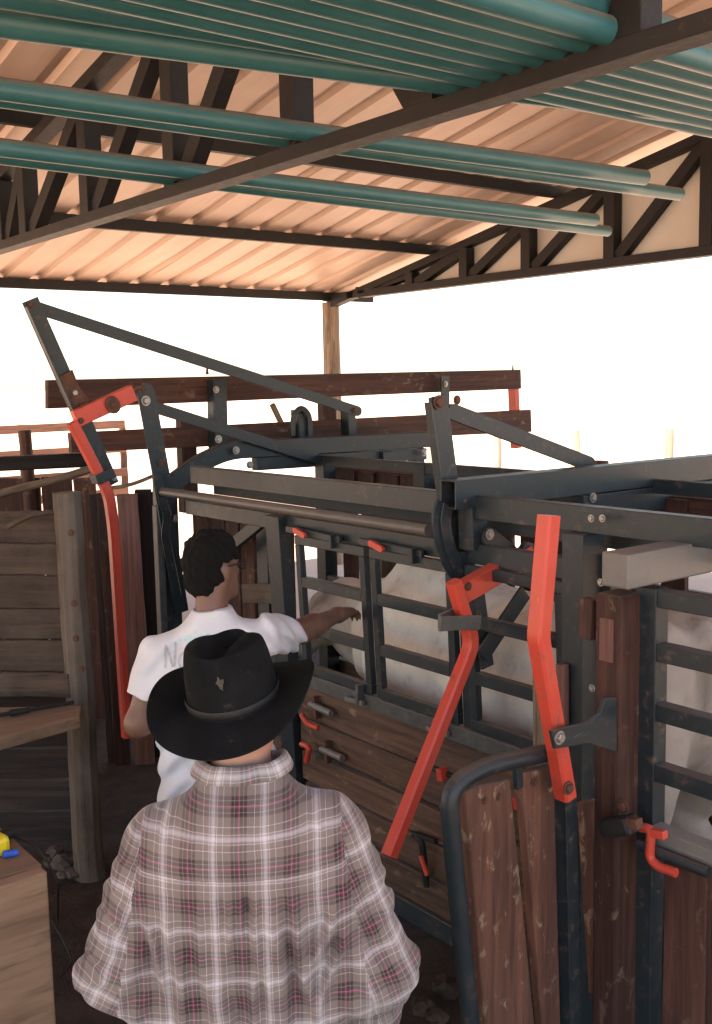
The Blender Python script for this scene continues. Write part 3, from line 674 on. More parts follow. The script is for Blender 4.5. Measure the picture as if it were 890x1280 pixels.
# ================================================================== TABLE WITH DEVICE
tbx = PZ(62, 1088, 1.0)
tb = thing('timber_table', (tbx.x-.5, tbx.y+.4, 0), 'heavy tan sawn timber table with solid plank front', 'table')
x1, y0 = tbx.x, tbx.y
bar('top', tb, V((x1-1.1, y0+.385, .977)), V((x1-.002, y0+.385, .977)), .68, .05, 'tablewood', rag=.002, b=.005)
bar('front_plank', tb, V((x1-1.1, y0+.02, .725)), V((x1-.004, y0+.02, .725)), .045, .55, 'tablewood', rag=.003, b=.006)
bar('side_plank', tb, V((x1-.03, y0+.045, .70)), V((x1-.03, y0+.68, .70)), .04, .495, 'tablewood', rag=.002, b=.005)
for dx in (.05, 1.02):
    for dy in (.06, .62): bar('leg', tb, V((x1-dx-.03, y0+dy, -.03)), V((x1-dx-.03, y0+dy, .45)), .07, .07, 'tablewood')
MT['yellow'] = mat_plain('yellow_plastic', (.80, .62, .02), .35, .05, 9, .5, 0, .03); MT['blue'] = mat_plain('blue_plastic', (.03, .10, .5), .4, .1, 9, .5, 0, .03)
MT['screen'] = mat_plain('grey_screen', (.35, .40, .42), .3, .1, 9, .5, 0, 0)
dp = PZ(-6, 1066, 1.0)
dv = thing('weighing_reader', (dp.x, dp.y, 1.0), 'small yellow electronic reader with grey screen on the timber table', 'device')
bar('case', dv, V((dp.x-.22, dp.y-.02, 1.03)), V((dp.x+.022, dp.y+.02, 1.03)), .13, .055, 'yellow', b=.014); bar('screen', dv, V((dp.x-.18, dp.y-.01, 1.06)), V((dp.x-.0, dp.y+.012, 1.06)), .08, .006, 'screen')
pg = PZ(17, 1066, 1.012); tube('plug', dv, [pg+V((-.03, 0, .004)), pg+V((.01, -.005, 0))], .010, 'blue', 10); 
kb = thing('rubber_knob', PZ(10, 1043, 1.0), 'black rubber knob with cord lying behind the yellow reader', 'knob')
q0 = PZ(8, 1043, 1.018); tube('knob', kb, [q0+V((-.04, 0, 0)), q0+V((.0, .0, .0)), q0+V((.022, 0, 0))], .017, 'rubber', 14, scale=[.7, 1.1, .8], b=.003)
tube('cord', kb, smoothpath([q0, PZ(30, 1050, 1.006), PZ(50, 1062, 1.004), PZ(61, 1080, 1.006), PZ(63, 1084, 1.0)+V((.02, 0, -.06)), PZ(72, 1160, .2)], .05), .003, 'rubber', 6)
# clutter on the dirt
def stone(name, p, r, label, group=None, mat='oldwood'):
    bm = bmesh.new(); bmesh.ops.create_icosphere(bm, subdivisions=2, radius=r)
    for v in bm.verts: v.co = v.co*random.uniform(.7, 1.2); v.co.z *= .65
    me = bpy.data.meshes.new(name); bm.to_mesh(me); bm.free(); tag(link(name, me, None, mat, Matrix.Translation(V(p)+V((0, 0, r*.35)))), label, 'stone', group)
MT['stone'] = mat_plain('pale_stone', (.085, .065, .052), .85, .4, 14, .2, 0, .5)
for px, py, r in ((70, 1068, .045), (82, 1082, .06), (92, 1094, .04), (78, 1096, .03), (62, 1082, .035), (98, 1085, .03)): stone('stone', PZ(px, py, 0), r, 'small broken grey-brown stone at the foot of the round post', 'stones by the post', 'stone')
for px, py, r in ((530, 1262, .05), (560, 1240, .06), (548, 1275, .045)): stone('stone', PZ(px, py, 0), r, 'dark clod of dirt on the ground below the plank wall', 'clods by the chute', 'ground')
cb = thing('cord', PZ(80, 1215, 0), 'thin black cord lying on the dirt beside the timber table', 'cord')
tube('cord_line', cb, smoothpath([PZ(64, 1150, .01), PZ(82, 1180, .012), PZ(92, 1205, .012), PZ(72, 1225, .01)], .1), .004, 'rubber', 6)

# ================================================================== BACKGROUND BEYOND THE SHED
def far_fence(a, c, n, h, label, posts=True, mat='farwood', rails=3):
    f = thing('far_fence', a, label, 'fence'); a = V(a); c = V(c)
    for i in range(n):
        p = a.lerp(c, i/(n-1)); round_post('post', f, (p.x, p.y, -.05), h*random.uniform(.95, 1.12), .07, mat, 8, .01)
    for k in range(rails):
        z = h*(.25+.7*k/max(1, rails-1)); bar('rail', f, V((a.x, a.y-.09, z)), V((c.x, c.y-.09, z+random.uniform(-.05, .05))), .05, .14, mat)
    return f
far_fence((1.0, 17, 0), (8.3, 17.3, 0), 5, 1.7, 'sunlit corral fence of round posts and rails behind the front of the chute', mat='corral', rails=4)
far_fence((13, 4, 0), (13.5, 15, 0), 7, 1.6, 'row of pale washed-out round posts beyond the gable end of the shed', mat='farwood', rails=0)
far_fence((6.2, 1.5, 0), (6.4, 5.2, 0), 4, 1.55, 'brown rail fence just behind the far side of the chute', mat='brown', rails=4)
# small far building
MT['plaster'] = mat_plain('pink_plaster', (.34, .22, .15), .8, .15, 2); MT['tile'] = mat_plain('clay_tiles', (.20, .11, .075), .8, .3, 4)
def house(cx, cy, wx, wy, hh, label):
    h = thing('far_house', (cx, cy, 0), label, 'house')
    bar('wall', h, V((cx-wx/2, cy, hh/2)), V((cx+wx/2, cy, hh/2)), wy, hh, 'plaster', b=0)
    o = .5; A = [V((cx-wx/2-o, cy-wy/2-o, hh)), V((cx+wx/2+o, cy-wy/2-o, hh)), V((cx+wx/2+o, cy+wy/2+o, hh)), V((cx-wx/2-o, cy+wy/2+o, hh))]
    r0 = V((cx-wx/2-o, cy, hh+wy*.22)); r1 = V((cx+wx/2+o, cy, hh+wy*.22)); c = V((cx, cy, hh)); vv = [v-c for v in A+[r0, r1]]
    me = mesh('roof', vv, [(0, 1, 5, 4), (2, 3, 4, 5), (1, 2, 5), (3, 0, 4), (3, 2, 1, 0)]); link('roof', me, h, 'tile', Matrix.Translation(c))
    for k in (-.25, .25): bar('window', h, V((cx+wx*k-.5, cy-wy/2-.01, hh*.55)), V((cx+wx*k+.5, cy-wy/2-.01, hh*.55)), .06, 1.0, 'darkwood')
house(3.5, 22, 2.6, 2.4, 1.55, 'tiny tan hut with clay tile roof behind the corral fence')

# ================================================================== SOFT BODIES: distance field -> continuous mesh
class Field:
    def __init__(s, lo, hi, h):
        s.lo = np.array(lo, float); s.h = h; s.n = np.ceil((np.array(hi)-s.lo)/h).astype(int)+1
        s.D = np.full(s.n, .25, np.float32); s.ax = [s.lo[i]+h*np.arange(s.n[i]) for i in range(3)]
    def blk(s, lo, hi):
        i0 = np.clip(np.floor((np.array(lo)-s.lo)/s.h).astype(int), 0, s.n-1); i1 = np.clip(np.ceil((np.array(hi)-s.lo)/s.h).astype(int)+1, 1, s.n)
        sl = tuple(slice(a, b) for a, b in zip(i0, i1)); return sl, np.meshgrid(*[s.ax[k][sl[k]] for k in range(3)], indexing='ij', sparse=True)
    def add(s, lo, hi, f, k=.02):
        sl, (X, Y, Z) = s.blk(np.array(lo)-.07, np.array(hi)+.07)
        if min(s.D[sl].shape) == 0: return
        d = f(X, Y, Z).astype(np.float32); a = s.D[sl]
        if k > 0: h = np.maximum(k-np.abs(a-d), 0)/k; s.D[sl] = np.minimum(a, d)-h*h*k*.25
        else: s.D[sl] = np.minimum(a, d)
    def cut(s, lo, hi, f):
        sl, (X, Y, Z) = s.blk(lo, hi); s.D[sl] = np.maximum(s.D[sl], -f(X, Y, Z).astype(np.float32))
    def cone(s, a, b, r1, r2, k=.03):
        a = np.array(a, float); b = np.array(b, float); ba = b-a; L2 = max(1e-9, ba@ba)
        def f(X, Y, Z):
            t = np.clip(((X-a[0])*ba[0]+(Y-a[1])*ba[1]+(Z-a[2])*ba[2])/L2, 0, 1)
            return np.sqrt((X-a[0]-t*ba[0])**2+(Y-a[1]-t*ba[1])**2+(Z-a[2]-t*ba[2])**2)-(r1+(r2-r1)*t)
        R = max(r1, r2); s.add(np.minimum(a, b)-R, np.maximum(a, b)+R, f, k)
    def chain(s, pts, rs, k=.02):
        for a, b, p, q in zip(pts, pts[1:], rs, rs[1:]): s.cone(a, b, p, q, k)
    def ell(s, c, r, k=.02, R=None):
        c = np.array(c, float); r = np.array(r, float); A = np.eye(3) if R is None else np.array(R.to_3x3().transposed())
        def f(X, Y, Z):
            x, y, z = X-c[0], Y-c[1], Z-c[2]; u = [(A[i][0]*x+A[i][1]*y+A[i][2]*z)/r[i] for i in range(3)]
            q = np.sqrt(u[0]**2+u[1]**2+u[2]**2); return (q-1)*min(r)*np.where(q > 1, 1, 1)
        m = max(r); s.add(c-m, c+m, f, k)
    def mesh(s, name, disp=None):
        D = s.D
        if disp is not None:
            X, Y, Z = np.meshgrid(*s.ax, indexing='ij', sparse=True); m = np.abs(D) < .05; D = D-np.where(m, disp(X, Y, Z), 0)
        S = D < 0; n = np.array(S.shape)
        c = np.zeros(n-1, np.int8)
        for i in (0, 1):
            for j in (0, 1):
                for k in (0, 1): c += S[i:n[0]-1+i, j:n[1]-1+j, k:n[2]-1+k]
        act = np.argwhere((c > 0) & (c < 8)); idx = -np.ones(n-1, np.int64); idx[tuple(act.T)] = np.arange(len(act))
        acc = np.zeros((len(act), 3)); cnt = np.zeros(len(act)); cor = [(i, j, k) for i in (0, 1) for j in (0, 1) for k in (0, 1)]
        for a in range(8):
            for b in range(a+1, 8):
                if sum(x != y for x, y in zip(cor[a], cor[b])) != 1: continue
                ca, cb_ = np.array(cor[a]), np.array(cor[b]); da = D[tuple((act+ca).T)].astype(float); db = D[tuple((act+cb_).T)].astype(float)
                m = (da < 0) != (db < 0); t = np.where(m, da/np.where(m, da-db, 1), 0)
                acc += np.where(m[:, None], ca+(cb_-ca)*t[:, None], 0); cnt += m
        P = s.lo+s.h*(act+acc/np.maximum(cnt, 1)[:, None]); F = []
        for ax in range(3):
            sl0 = [slice(None)]*3; sl1 = [slice(None)]*3; sl0[ax] = slice(0, -1); sl1[ax] = slice(1, None)
            E = np.argwhere(S[tuple(sl0)] != S[tuple(sl1)]); u, v = [q for q in range(3) if q != ax]
            E = E[(E[:, u] > 0) & (E[:, v] > 0) & (E[:, u] < n[u]-1) & (E[:, v] < n[v]-1)]
            eu = np.eye(3, dtype=int)[u]; ev = np.eye(3, dtype=int)[v]
            q = np.stack([idx[tuple((E-eu-ev).T)], idx[tuple((E-ev).T)], idx[tuple(E.T)], idx[tuple((E-eu).T)]], -1)
            fl = S[tuple(E.T)] == (ax != 1); q[~fl] = q[~fl][:, ::-1]; F.append(q)
        F = np.concatenate(F); F = F[(F >= 0).all(1)]
        me = bpy.data.meshes.new(name); me.from_pydata(P.tolist(), [], F.tolist()); me.update(); me.shade_smooth(); return me
def stackf(ax, keys, A, B, CA, CB, p=2.2):
    """elliptic sections along axis ax; A,B half sizes of the two other axes, CA,CB their centres"""
    keys = np.array(keys, float); fine = np.linspace(keys[0], keys[-1], 120)
    def sm(y):
        v = np.interp(fine, keys, y); k = np.ones(9)/9; return np.convolve(np.pad(v, 4, mode='edge'), k, 'valid')
    A, B, CA, CB = sm(A), sm(B), sm(CA), sm(CB)
    def f(X, Y, Z):
        t = (X, Y, Z)[ax]; o = [q for i, q in enumerate((X, Y, Z)) if i != ax]
        a = np.interp(t, fine, A); b = np.interp(t, fine, B); u = np.abs(o[0]-np.interp(t, fine, CA))/a; v = np.abs(o[1]-np.interp(t, fine, CB))/b
        q = (u**p+v**p)**(1/p); d = (q-1)*np.minimum(a, b); e = np.maximum(keys[0]-t, t-keys[-1])
        return np.maximum(d, e)
    return f

# ================================================================== THE BULL
def mat_hide():
    m, nt, b = newmat('white_grey_hide'); v = coords(nt, rnd=False)
    n = noise(nt, v, 3.0, 5, .6); f = noise(nt, v, 14, 6, .7); hr = noise(nt, coords(nt, (60, 60, 14), False), 3.5, 4, .7)
    c = mix(nt, ramp(nt, n, [(.35, 0), (.7, 1)]), (.82, .75, .66), (.60, .53, .455))
    c = mix(nt, ramp(nt, f, [(.54, 0), (.74, .5)]), c, (.26, .19, .145))
    c = mix(nt, ramp(nt, hr, [(.4, 0), (.7, .25)]), c, (.7, .66, .6))
    s = nd(nt, 'ShaderNodeSeparateXYZ'); lk(nt, v, s.inputs[0])      # dung-stained hindquarters
    st = mth(nt, 'ADD', s.outputs[1], mth(nt, 'MULTIPLY', mth(nt, 'SUBTRACT', n, .5), .6))
    c = mix(nt, mth(nt, 'MULTIPLY', ramp(nt, mth(nt, 'MULTIPLY', st, .25), [(.535, 1), (.61, 0)]), .72), c, (.20, .15, .115))
    lk(nt, c, b.inputs['Base Color']); b.inputs['Roughness'].default_value = .75; b.inputs['Specular IOR Level'].default_value = .2
    bump(nt, b, mth(nt, 'ADD', hr, f), .35, .006); return m
MT['hide'] = mat_hide(); MT['hoof'] = mat_plain('hoof_horn', (.06, .05, .045), .5, .3, 20)
def make_bull():
    xb = 3.24; t = thing('bull', (xb, 2.9, 0), 'white-grey humped bull held inside the squeeze chute', 'bull')
    F = Field((2.8, 1.5, -.02), (3.7, 4.75, 1.72), .016)
    Ys = [1.86, 1.93, 2.1, 2.45, 2.85, 3.15, 3.4, 3.58]; top = np.array([1.37, 1.44, 1.47, 1.42, 1.40, 1.44, 1.40, 1.3]); bot = np.array([1.02, .88, .78, .70, .66, .64, .70, .84])
    hw = [.10, .20, .26, .31, .33, .29, .24, .17]
    F.add((2.85, 1.84, .6), (3.65, 3.6, 1.55), stackf(1, Ys, hw, (top-bot)/2, [xb]*8, (top+bot)/2, 2.3), .03)
    F.ell((xb-.02, 3.27, 1.43), (.12, .24, .17), .12)                                       # hump
    F.cone((xb, 3.45, 1.14), (xb, 3.95, 1.12), .25, .165, .1); F.cone((xb, 3.5, .95), (xb, 3.9, .96), .10, .07, .12)   # neck, dewlap
    F.cone((xb, 3.98, 1.16), (xb, 4.12, 1.10), .15, .135, .06); F.cone((xb, 4.1, 1.09), (xb, 4.42, .88), .115, .07, .05); F.cone((xb, 4.38, .9), (xb, 4.47, .85), .075, .065, .03)
    for s in (-1, 1):
        F.cone((xb+s*.12, 3.98, 1.2), (xb+s*.27, 3.93, 1.13), .03, .045, .02); F.cone((xb+s*.27, 3.93, 1.13), (xb+s*.34, 3.92, 1.02), .045, .012, .02)   # ears
        F.ell((xb+s*.2, 2.1, 1.02), (.14, .27, .42), .08)                                                                                              # thigh
        F.chain([(xb+s*.2, 2.2, .9), (xb+s*.2, 2.3, .74), (xb+s*.19, 2.0, .5), (xb+s*.19, 2.04, .12), (xb+s*.19, 2.09, .02)], [.15, .11, .065, .045, .06], .04)
        F.ell((xb+s*.2, 3.38, 1.0), (.11, .2, .32), .07)                                                                                               # shoulder
        F.chain([(xb+s*.18, 3.4, .78), (xb+s*.17, 3.42, .44), (xb+s*.17, 3.42, .10), (xb+s*.17, 3.45, .02)], [.11, .062, .045, .06], .04)
        F.ell((xb+s*.17, 1.97, 1.40), (.06, .09, .05), .06)                                                                                            # hip bone
    F.chain([(xb, 1.9, 1.40), (xb-.02, 1.80, 1.32), (xb-.03, 1.77, 1.05), (xb-.03, 1.78, .78)], [.045, .035, .025, .018], .03); F.cone((xb-.03, 1.78, .78), (xb-.03, 1.79, .5), .02, .045, .02)
    me = F.mesh('bull_body', lambda X, Y, Z: .006*np.sin(X*31+Y*17)*np.sin(Z*23+Y*9)+.008*np.sin(Y*38+Z*14+2*np.sin(Z*9))*np.exp(-((Y-3.55)/.3)**2)+.007*np.sin(Y*26-Z*5)*np.exp(-((Z-1.0)/.25)**2))
    W = Matrix.Translation((0, .27, 0)); o = link('body', me, t, 'hide', W)
    m = o.modifiers.new('sm', 'SMOOTH'); m.factor = .5; m.iterations = 3
    for s in (-1, 1):
        for y in (4.16,): 
            bm = bmesh.new(); bmesh.ops.create_uvsphere(bm, u_segments=12, v_segments=8, radius=.022); q = bpy.data.meshes.new('eye'); bm.to_mesh(q); bm.free(); q.shade_smooth(); link('eye', q, t, 'rubber', Matrix.Translation((xb+s*.112, y+.27, 1.10)))
make_bull()

# ================================================================== PEOPLE
def mat_skin(name, col):
    m, nt, b = newmat(name); v = coords(nt, rnd=False); n = noise(nt, v, 9, 5, .6); f = noise(nt, v, 120, 3, .6)
    c = mix(nt, ramp(nt, n, [(.3, 0), (.7, 1)]), tuple(x*.85 for x in col), tuple(x*1.12 for x in col))
    lk(nt, c, b.inputs['Base Color']); b.inputs['Roughness'].default_value = .48; b.inputs['Specular IOR Level'].default_value = .4
    b.inputs['Subsurface Weight'].default_value = .08; b.inputs['Subsurface Radius'].default_value = (.02, .008, .004)
    bump(nt, b, mth(nt, 'ADD', f, n), .15, .002); return m
MT['skin_dark'] = mat_skin('brown_skin', (.165, .080, .050)); MT['skin_tan'] = mat_skin('tanned_skin', (.40, .205, .135))
MT['hair'] = mat_plain('black_hair', (.007, .006, .0055), .75, .4, 90, .15, 0, .9, rnd=False); MT['grey_hair'] = mat_plain('greying_hair', (.10, .08, .07), .7, .5, 90, .3, 0, .8, rnd=False)
def mat_felt():
    m, nt, b = newmat('black_felt'); v = coords(nt, rnd=False); n = noise(nt, v, 7, 6, .7); f = noise(nt, v, 160, 4, .7)
    c = mix(nt, ramp(nt, n, [(.35, 0), (.75, 1)]), (.006, .0065, .007), (.013, .0135, .014))
    c = mix(nt, ramp(nt, noise(nt, v, 26, 5, .75), [(.63, 0), (.72, .35)]), c, (.10, .085, .07))
    lk(nt, c, b.inputs['Base Color']); b.inputs['Roughness'].default_value = .95; b.inputs['Specular IOR Level'].default_value = .08
    bump(nt, b, mth(nt, 'ADD', f, mth(nt, 'MULTIPLY', n, 2)), .3, .002); return m
MT['felt'] = mat_felt()
def mat_tee():
    m, nt, b = newmat('white_cotton'); v = coords(nt, rnd=False); n = noise(nt, v, 7, 5, .6); f = noise(nt, v, 400, 2, .5)
    c = mix(nt, ramp(nt, n, [(.35, 0), (.7, 1)]), (.64, .62, .63), (.56, .535, .535))
    c = mix(nt, ramp(nt, noise(nt, v, 14, 5, .7), [(.62, 0), (.75, .25)]), c, (.5, .42, .37))
    lk(nt, c, b.inputs['Base Color']); b.inputs['Roughness'].default_value = .85; b.inputs['Specular IOR Level'].default_value = .15
    b.inputs['Sheen Weight'].default_value = .15; bump(nt, b, mth(nt, 'ADD', noise(nt, v, 24, 4, .6), mth(nt, 'MULTIPLY', f, .4)), .35, .005); return m
MT['tee'] = mat_tee(); MT['denim'] = mat_plain('blue_denim', (.05, .07, .12), .8, .3, 30); MT['leather'] = mat_plain('brown_leather', (.07, .04, .025), .5, .3, 20)
MT['print_grey'] = mat_plain('grey_print', (.42, .41, .42), .8, .2, 60, .2, 0, 0); MT['print_teal'] = mat_plain('teal_print', (.42, .60, .62), .8, .2, 60, .2, 0, 0)
def mat_plaid():
    m, nt, b = newmat('plaid_flannel'); uv = nd(nt, 'ShaderNodeUVMap'); uv.uv_map = 'plaid'; s = nd(nt, 'ShaderNodeSeparateXYZ'); lk(nt, uv.outputs[0], s.inputs[0])
    T = (.195, .152, .130); Wt = (.66, .62, .63); DK = (.016, .010, .013); MR = (.24, .035, .08); PK = (.60, .24, .33)
    T2 = (.235, .188, .168)
    h_ = [(.0, PK), (.014, MR), (.026, DK), (.075, DK), (.082, T), (.094, T), (.100, DK), (.148, DK), (.158, T), (.295, T), (.305, Wt), (.318, T), (.410, T2), (.425, Wt), (.438, T2)]
    st = h_+[(.484, Wt), (.516, Wt)]+[(round(1-q, 3), c_) for q, c_ in h_[::-1]][:14]
    cols = []
    for k, per in ((0, .107), (1, .112)):
        wv = noise(nt, uv.outputs[0], 9, 2, .5); q = mth(nt, 'ADD', s.outputs[k], mth(nt, 'MULTIPLY', mth(nt, 'SUBTRACT', wv, .5), .008))
        fr = mth(nt, 'FRACT', mth(nt, 'DIVIDE', q, per)); cols.append(ramp(nt, fr, st))
    # twill: the two yarn systems alternate on a fine diagonal
    tw = mth(nt, 'SINE', mth(nt, 'MULTIPLY', mth(nt, 'ADD', s.outputs[0], s.outputs[1]), 2400)); tw = mth(nt, 'ADD', mth(nt, 'MULTIPLY', tw, .12), .5)
    c = mix(nt, tw, cols[0], cols[1])
    f = noise(nt, uv.outputs[0], 260, 3, .6); n = noise(nt, uv.outputs[0], 12, 4, .6)
    c = mix(nt, ramp(nt, n, [(.3, .25), (.7, 0)]), c, (.24, .19, .17)); c = mix(nt, ramp(nt, f, [(.35, .22), (.65, 0)]), c, (.16, .12, .11))
    lk(nt, c, b.inputs['Base Color']); b.inputs['Roughness'].default_value = .9; b.inputs['Specular IOR Level'].default_value = .1; b.inputs['Sheen Weight'].default_value = .2
    bump(nt, b, mth(nt, 'ADD', f, mth(nt, 'MULTIPLY', noise(nt, uv.outputs[0], 38, 4, .6), 2.2)), .4, .004); return m
MT['plaid'] = mat_plaid()

def capcut(F, a, b_, r1, r2, k=.03):
    a = np.array(a, float); b = np.array(b_, float); ba = b-a; Ln = math.sqrt(ba@ba)
    def f(X, Y, Z):
        t = ((X-a[0])*ba[0]+(Y-a[1])*ba[1]+(Z-a[2])*ba[2])/(Ln*Ln); tc = np.clip(t, 0, 1)
        d = np.sqrt((X-a[0]-tc*ba[0])**2+(Y-a[1]-tc*ba[1])**2+(Z-a[2]-tc*ba[2])**2)-(r1+(r2-r1)*tc); return np.maximum(d, (t-1)*Ln)
    R = max(r1, r2); F.add(np.minimum(a, b)-R, np.maximum(a, b)+R, f, k)
def head_field(F, hc, az, k=.02, s=1.0):
    """head centre hc (local), turned az (rad, clockwise from forward)"""
    R = Matrix.Rotation(-az, 4, 'Z'); P = lambda x, y, z: tuple(V(hc)+(R @ V((x, y, z)))*s)
    F.ell(P(0, -.008, .03), (.077*s, .098*s, .098*s), k, R); F.ell(P(0, .03, -.055), (.058*s, .068*s, .068*s), .04, R)
    F.ell(P(0, .092, -.012), (.014*s, .022*s, .026*s), .02, R); F.cone(P(0, .085, .015), P(0, .104, -.02), .008, .013, .015)
    F.cone(P(-.022, .083, -.058), P(.022, .083, -.058), .009, .009, .012); F.ell(P(0, .078, -.095), (.026, .022, .02), .03, R)
    for q in (-1, 1):
        F.ell(P(q*.032, .075, .03), (.02, .014, .008), .015, R)
        F.ell(P(q*.079, -.004, -.008), (.011, .022, .033), .008, R)
    return P
def fingers(F, wr, hd, spread, down, L=.085, curl=.5, k=.010):
    """palm from wrist wr along hd; spread = across the knuckles (towards little finger), down = palm side"""
    wr, hd, spread, down = map(V, (wr, hd, spread, down)); hd.normalize(); spread.normalize(); down.normalize(); kn = wr+hd*.085
    for q in (-.03, -.01, .01, .028): F.cone(wr+spread*q*.6, kn+spread*q, .021, .0135, .025)
    for i, (q, l) in enumerate(((-.034, .9), (-.011, 1.0), (.012, .94), (.033, .75))):
        a = kn+spread*q; d1 = (hd+down*curl*.6).normalized(); d2 = (hd+down*curl*1.8).normalized(); d3 = (hd*.4+down*curl*2.4).normalized()
        b = a+d1*L*l*.48; c = b+d2*L*l*.32; e = c+d3*L*l*.24; F.chain([a, b, c, e], [.0105, .0095, .0085, .0075], k)
    a = wr+hd*.028-spread*.03; d = (hd*.75-spread*.7+down*.4).normalized(); b = a+d*.04; c = b+(hd+down*.5-spread*.1).normalized()*.03; e = c+(hd+down*.8).normalized()*.025; F.chain([a, b, c, e], [.017, .0135, .0105, .009], .014)
def legs(F, sc=1.0, infl=0, k=.04, shoes=True, cut=None):
    for q in (-1, 1):
        F.chain([(q*.09, 0, .90), (q*.105, .01, .50), (q*.11, -.02, .10)], [.095+infl, .062+infl, .045+infl], k)
        if shoes: F.cone((q*.11, -.03, .05), (q*.125, .13, .04), .045, .038, .03)
def world_of(base, az): return Matrix.Translation(V((base[0], base[1], 0))) @ Matrix.Rotation(-az, 4, 'Z')
def smooth(o, it=2, f=.5): m = o.modifiers.new('soft', 'SMOOTH'); m.factor = f; m.iterations = it; return o

def arm_uv(P, pts, out):
    """along / around coordinates of points P next to the polyline pts"""
    best = np.full(len(P), 9.); S = np.zeros(len(P)); A = np.zeros(len(P)); acc = 0
    for a, b in zip(pts, pts[1:]):
        a = np.array(a, float); b = np.array(b, float); d = b-a; Ln = np.linalg.norm(d); d /= Ln; t = np.clip((P-a)@d, 0, Ln); v = P-a-t[:, None]*d; r = np.linalg.norm(v, axis=1)
        e = np.array(out, float); e = e-d*(e@d); e /= np.linalg.norm(e); f = np.cross(d, e); ang = np.arctan2(v@f, v@e); m = r < best
        best[m] = r[m]; S[m] = (acc+(P-a)@d)[m]; A[m] = ang[m]; acc += Ln
    return best, S, A*.082

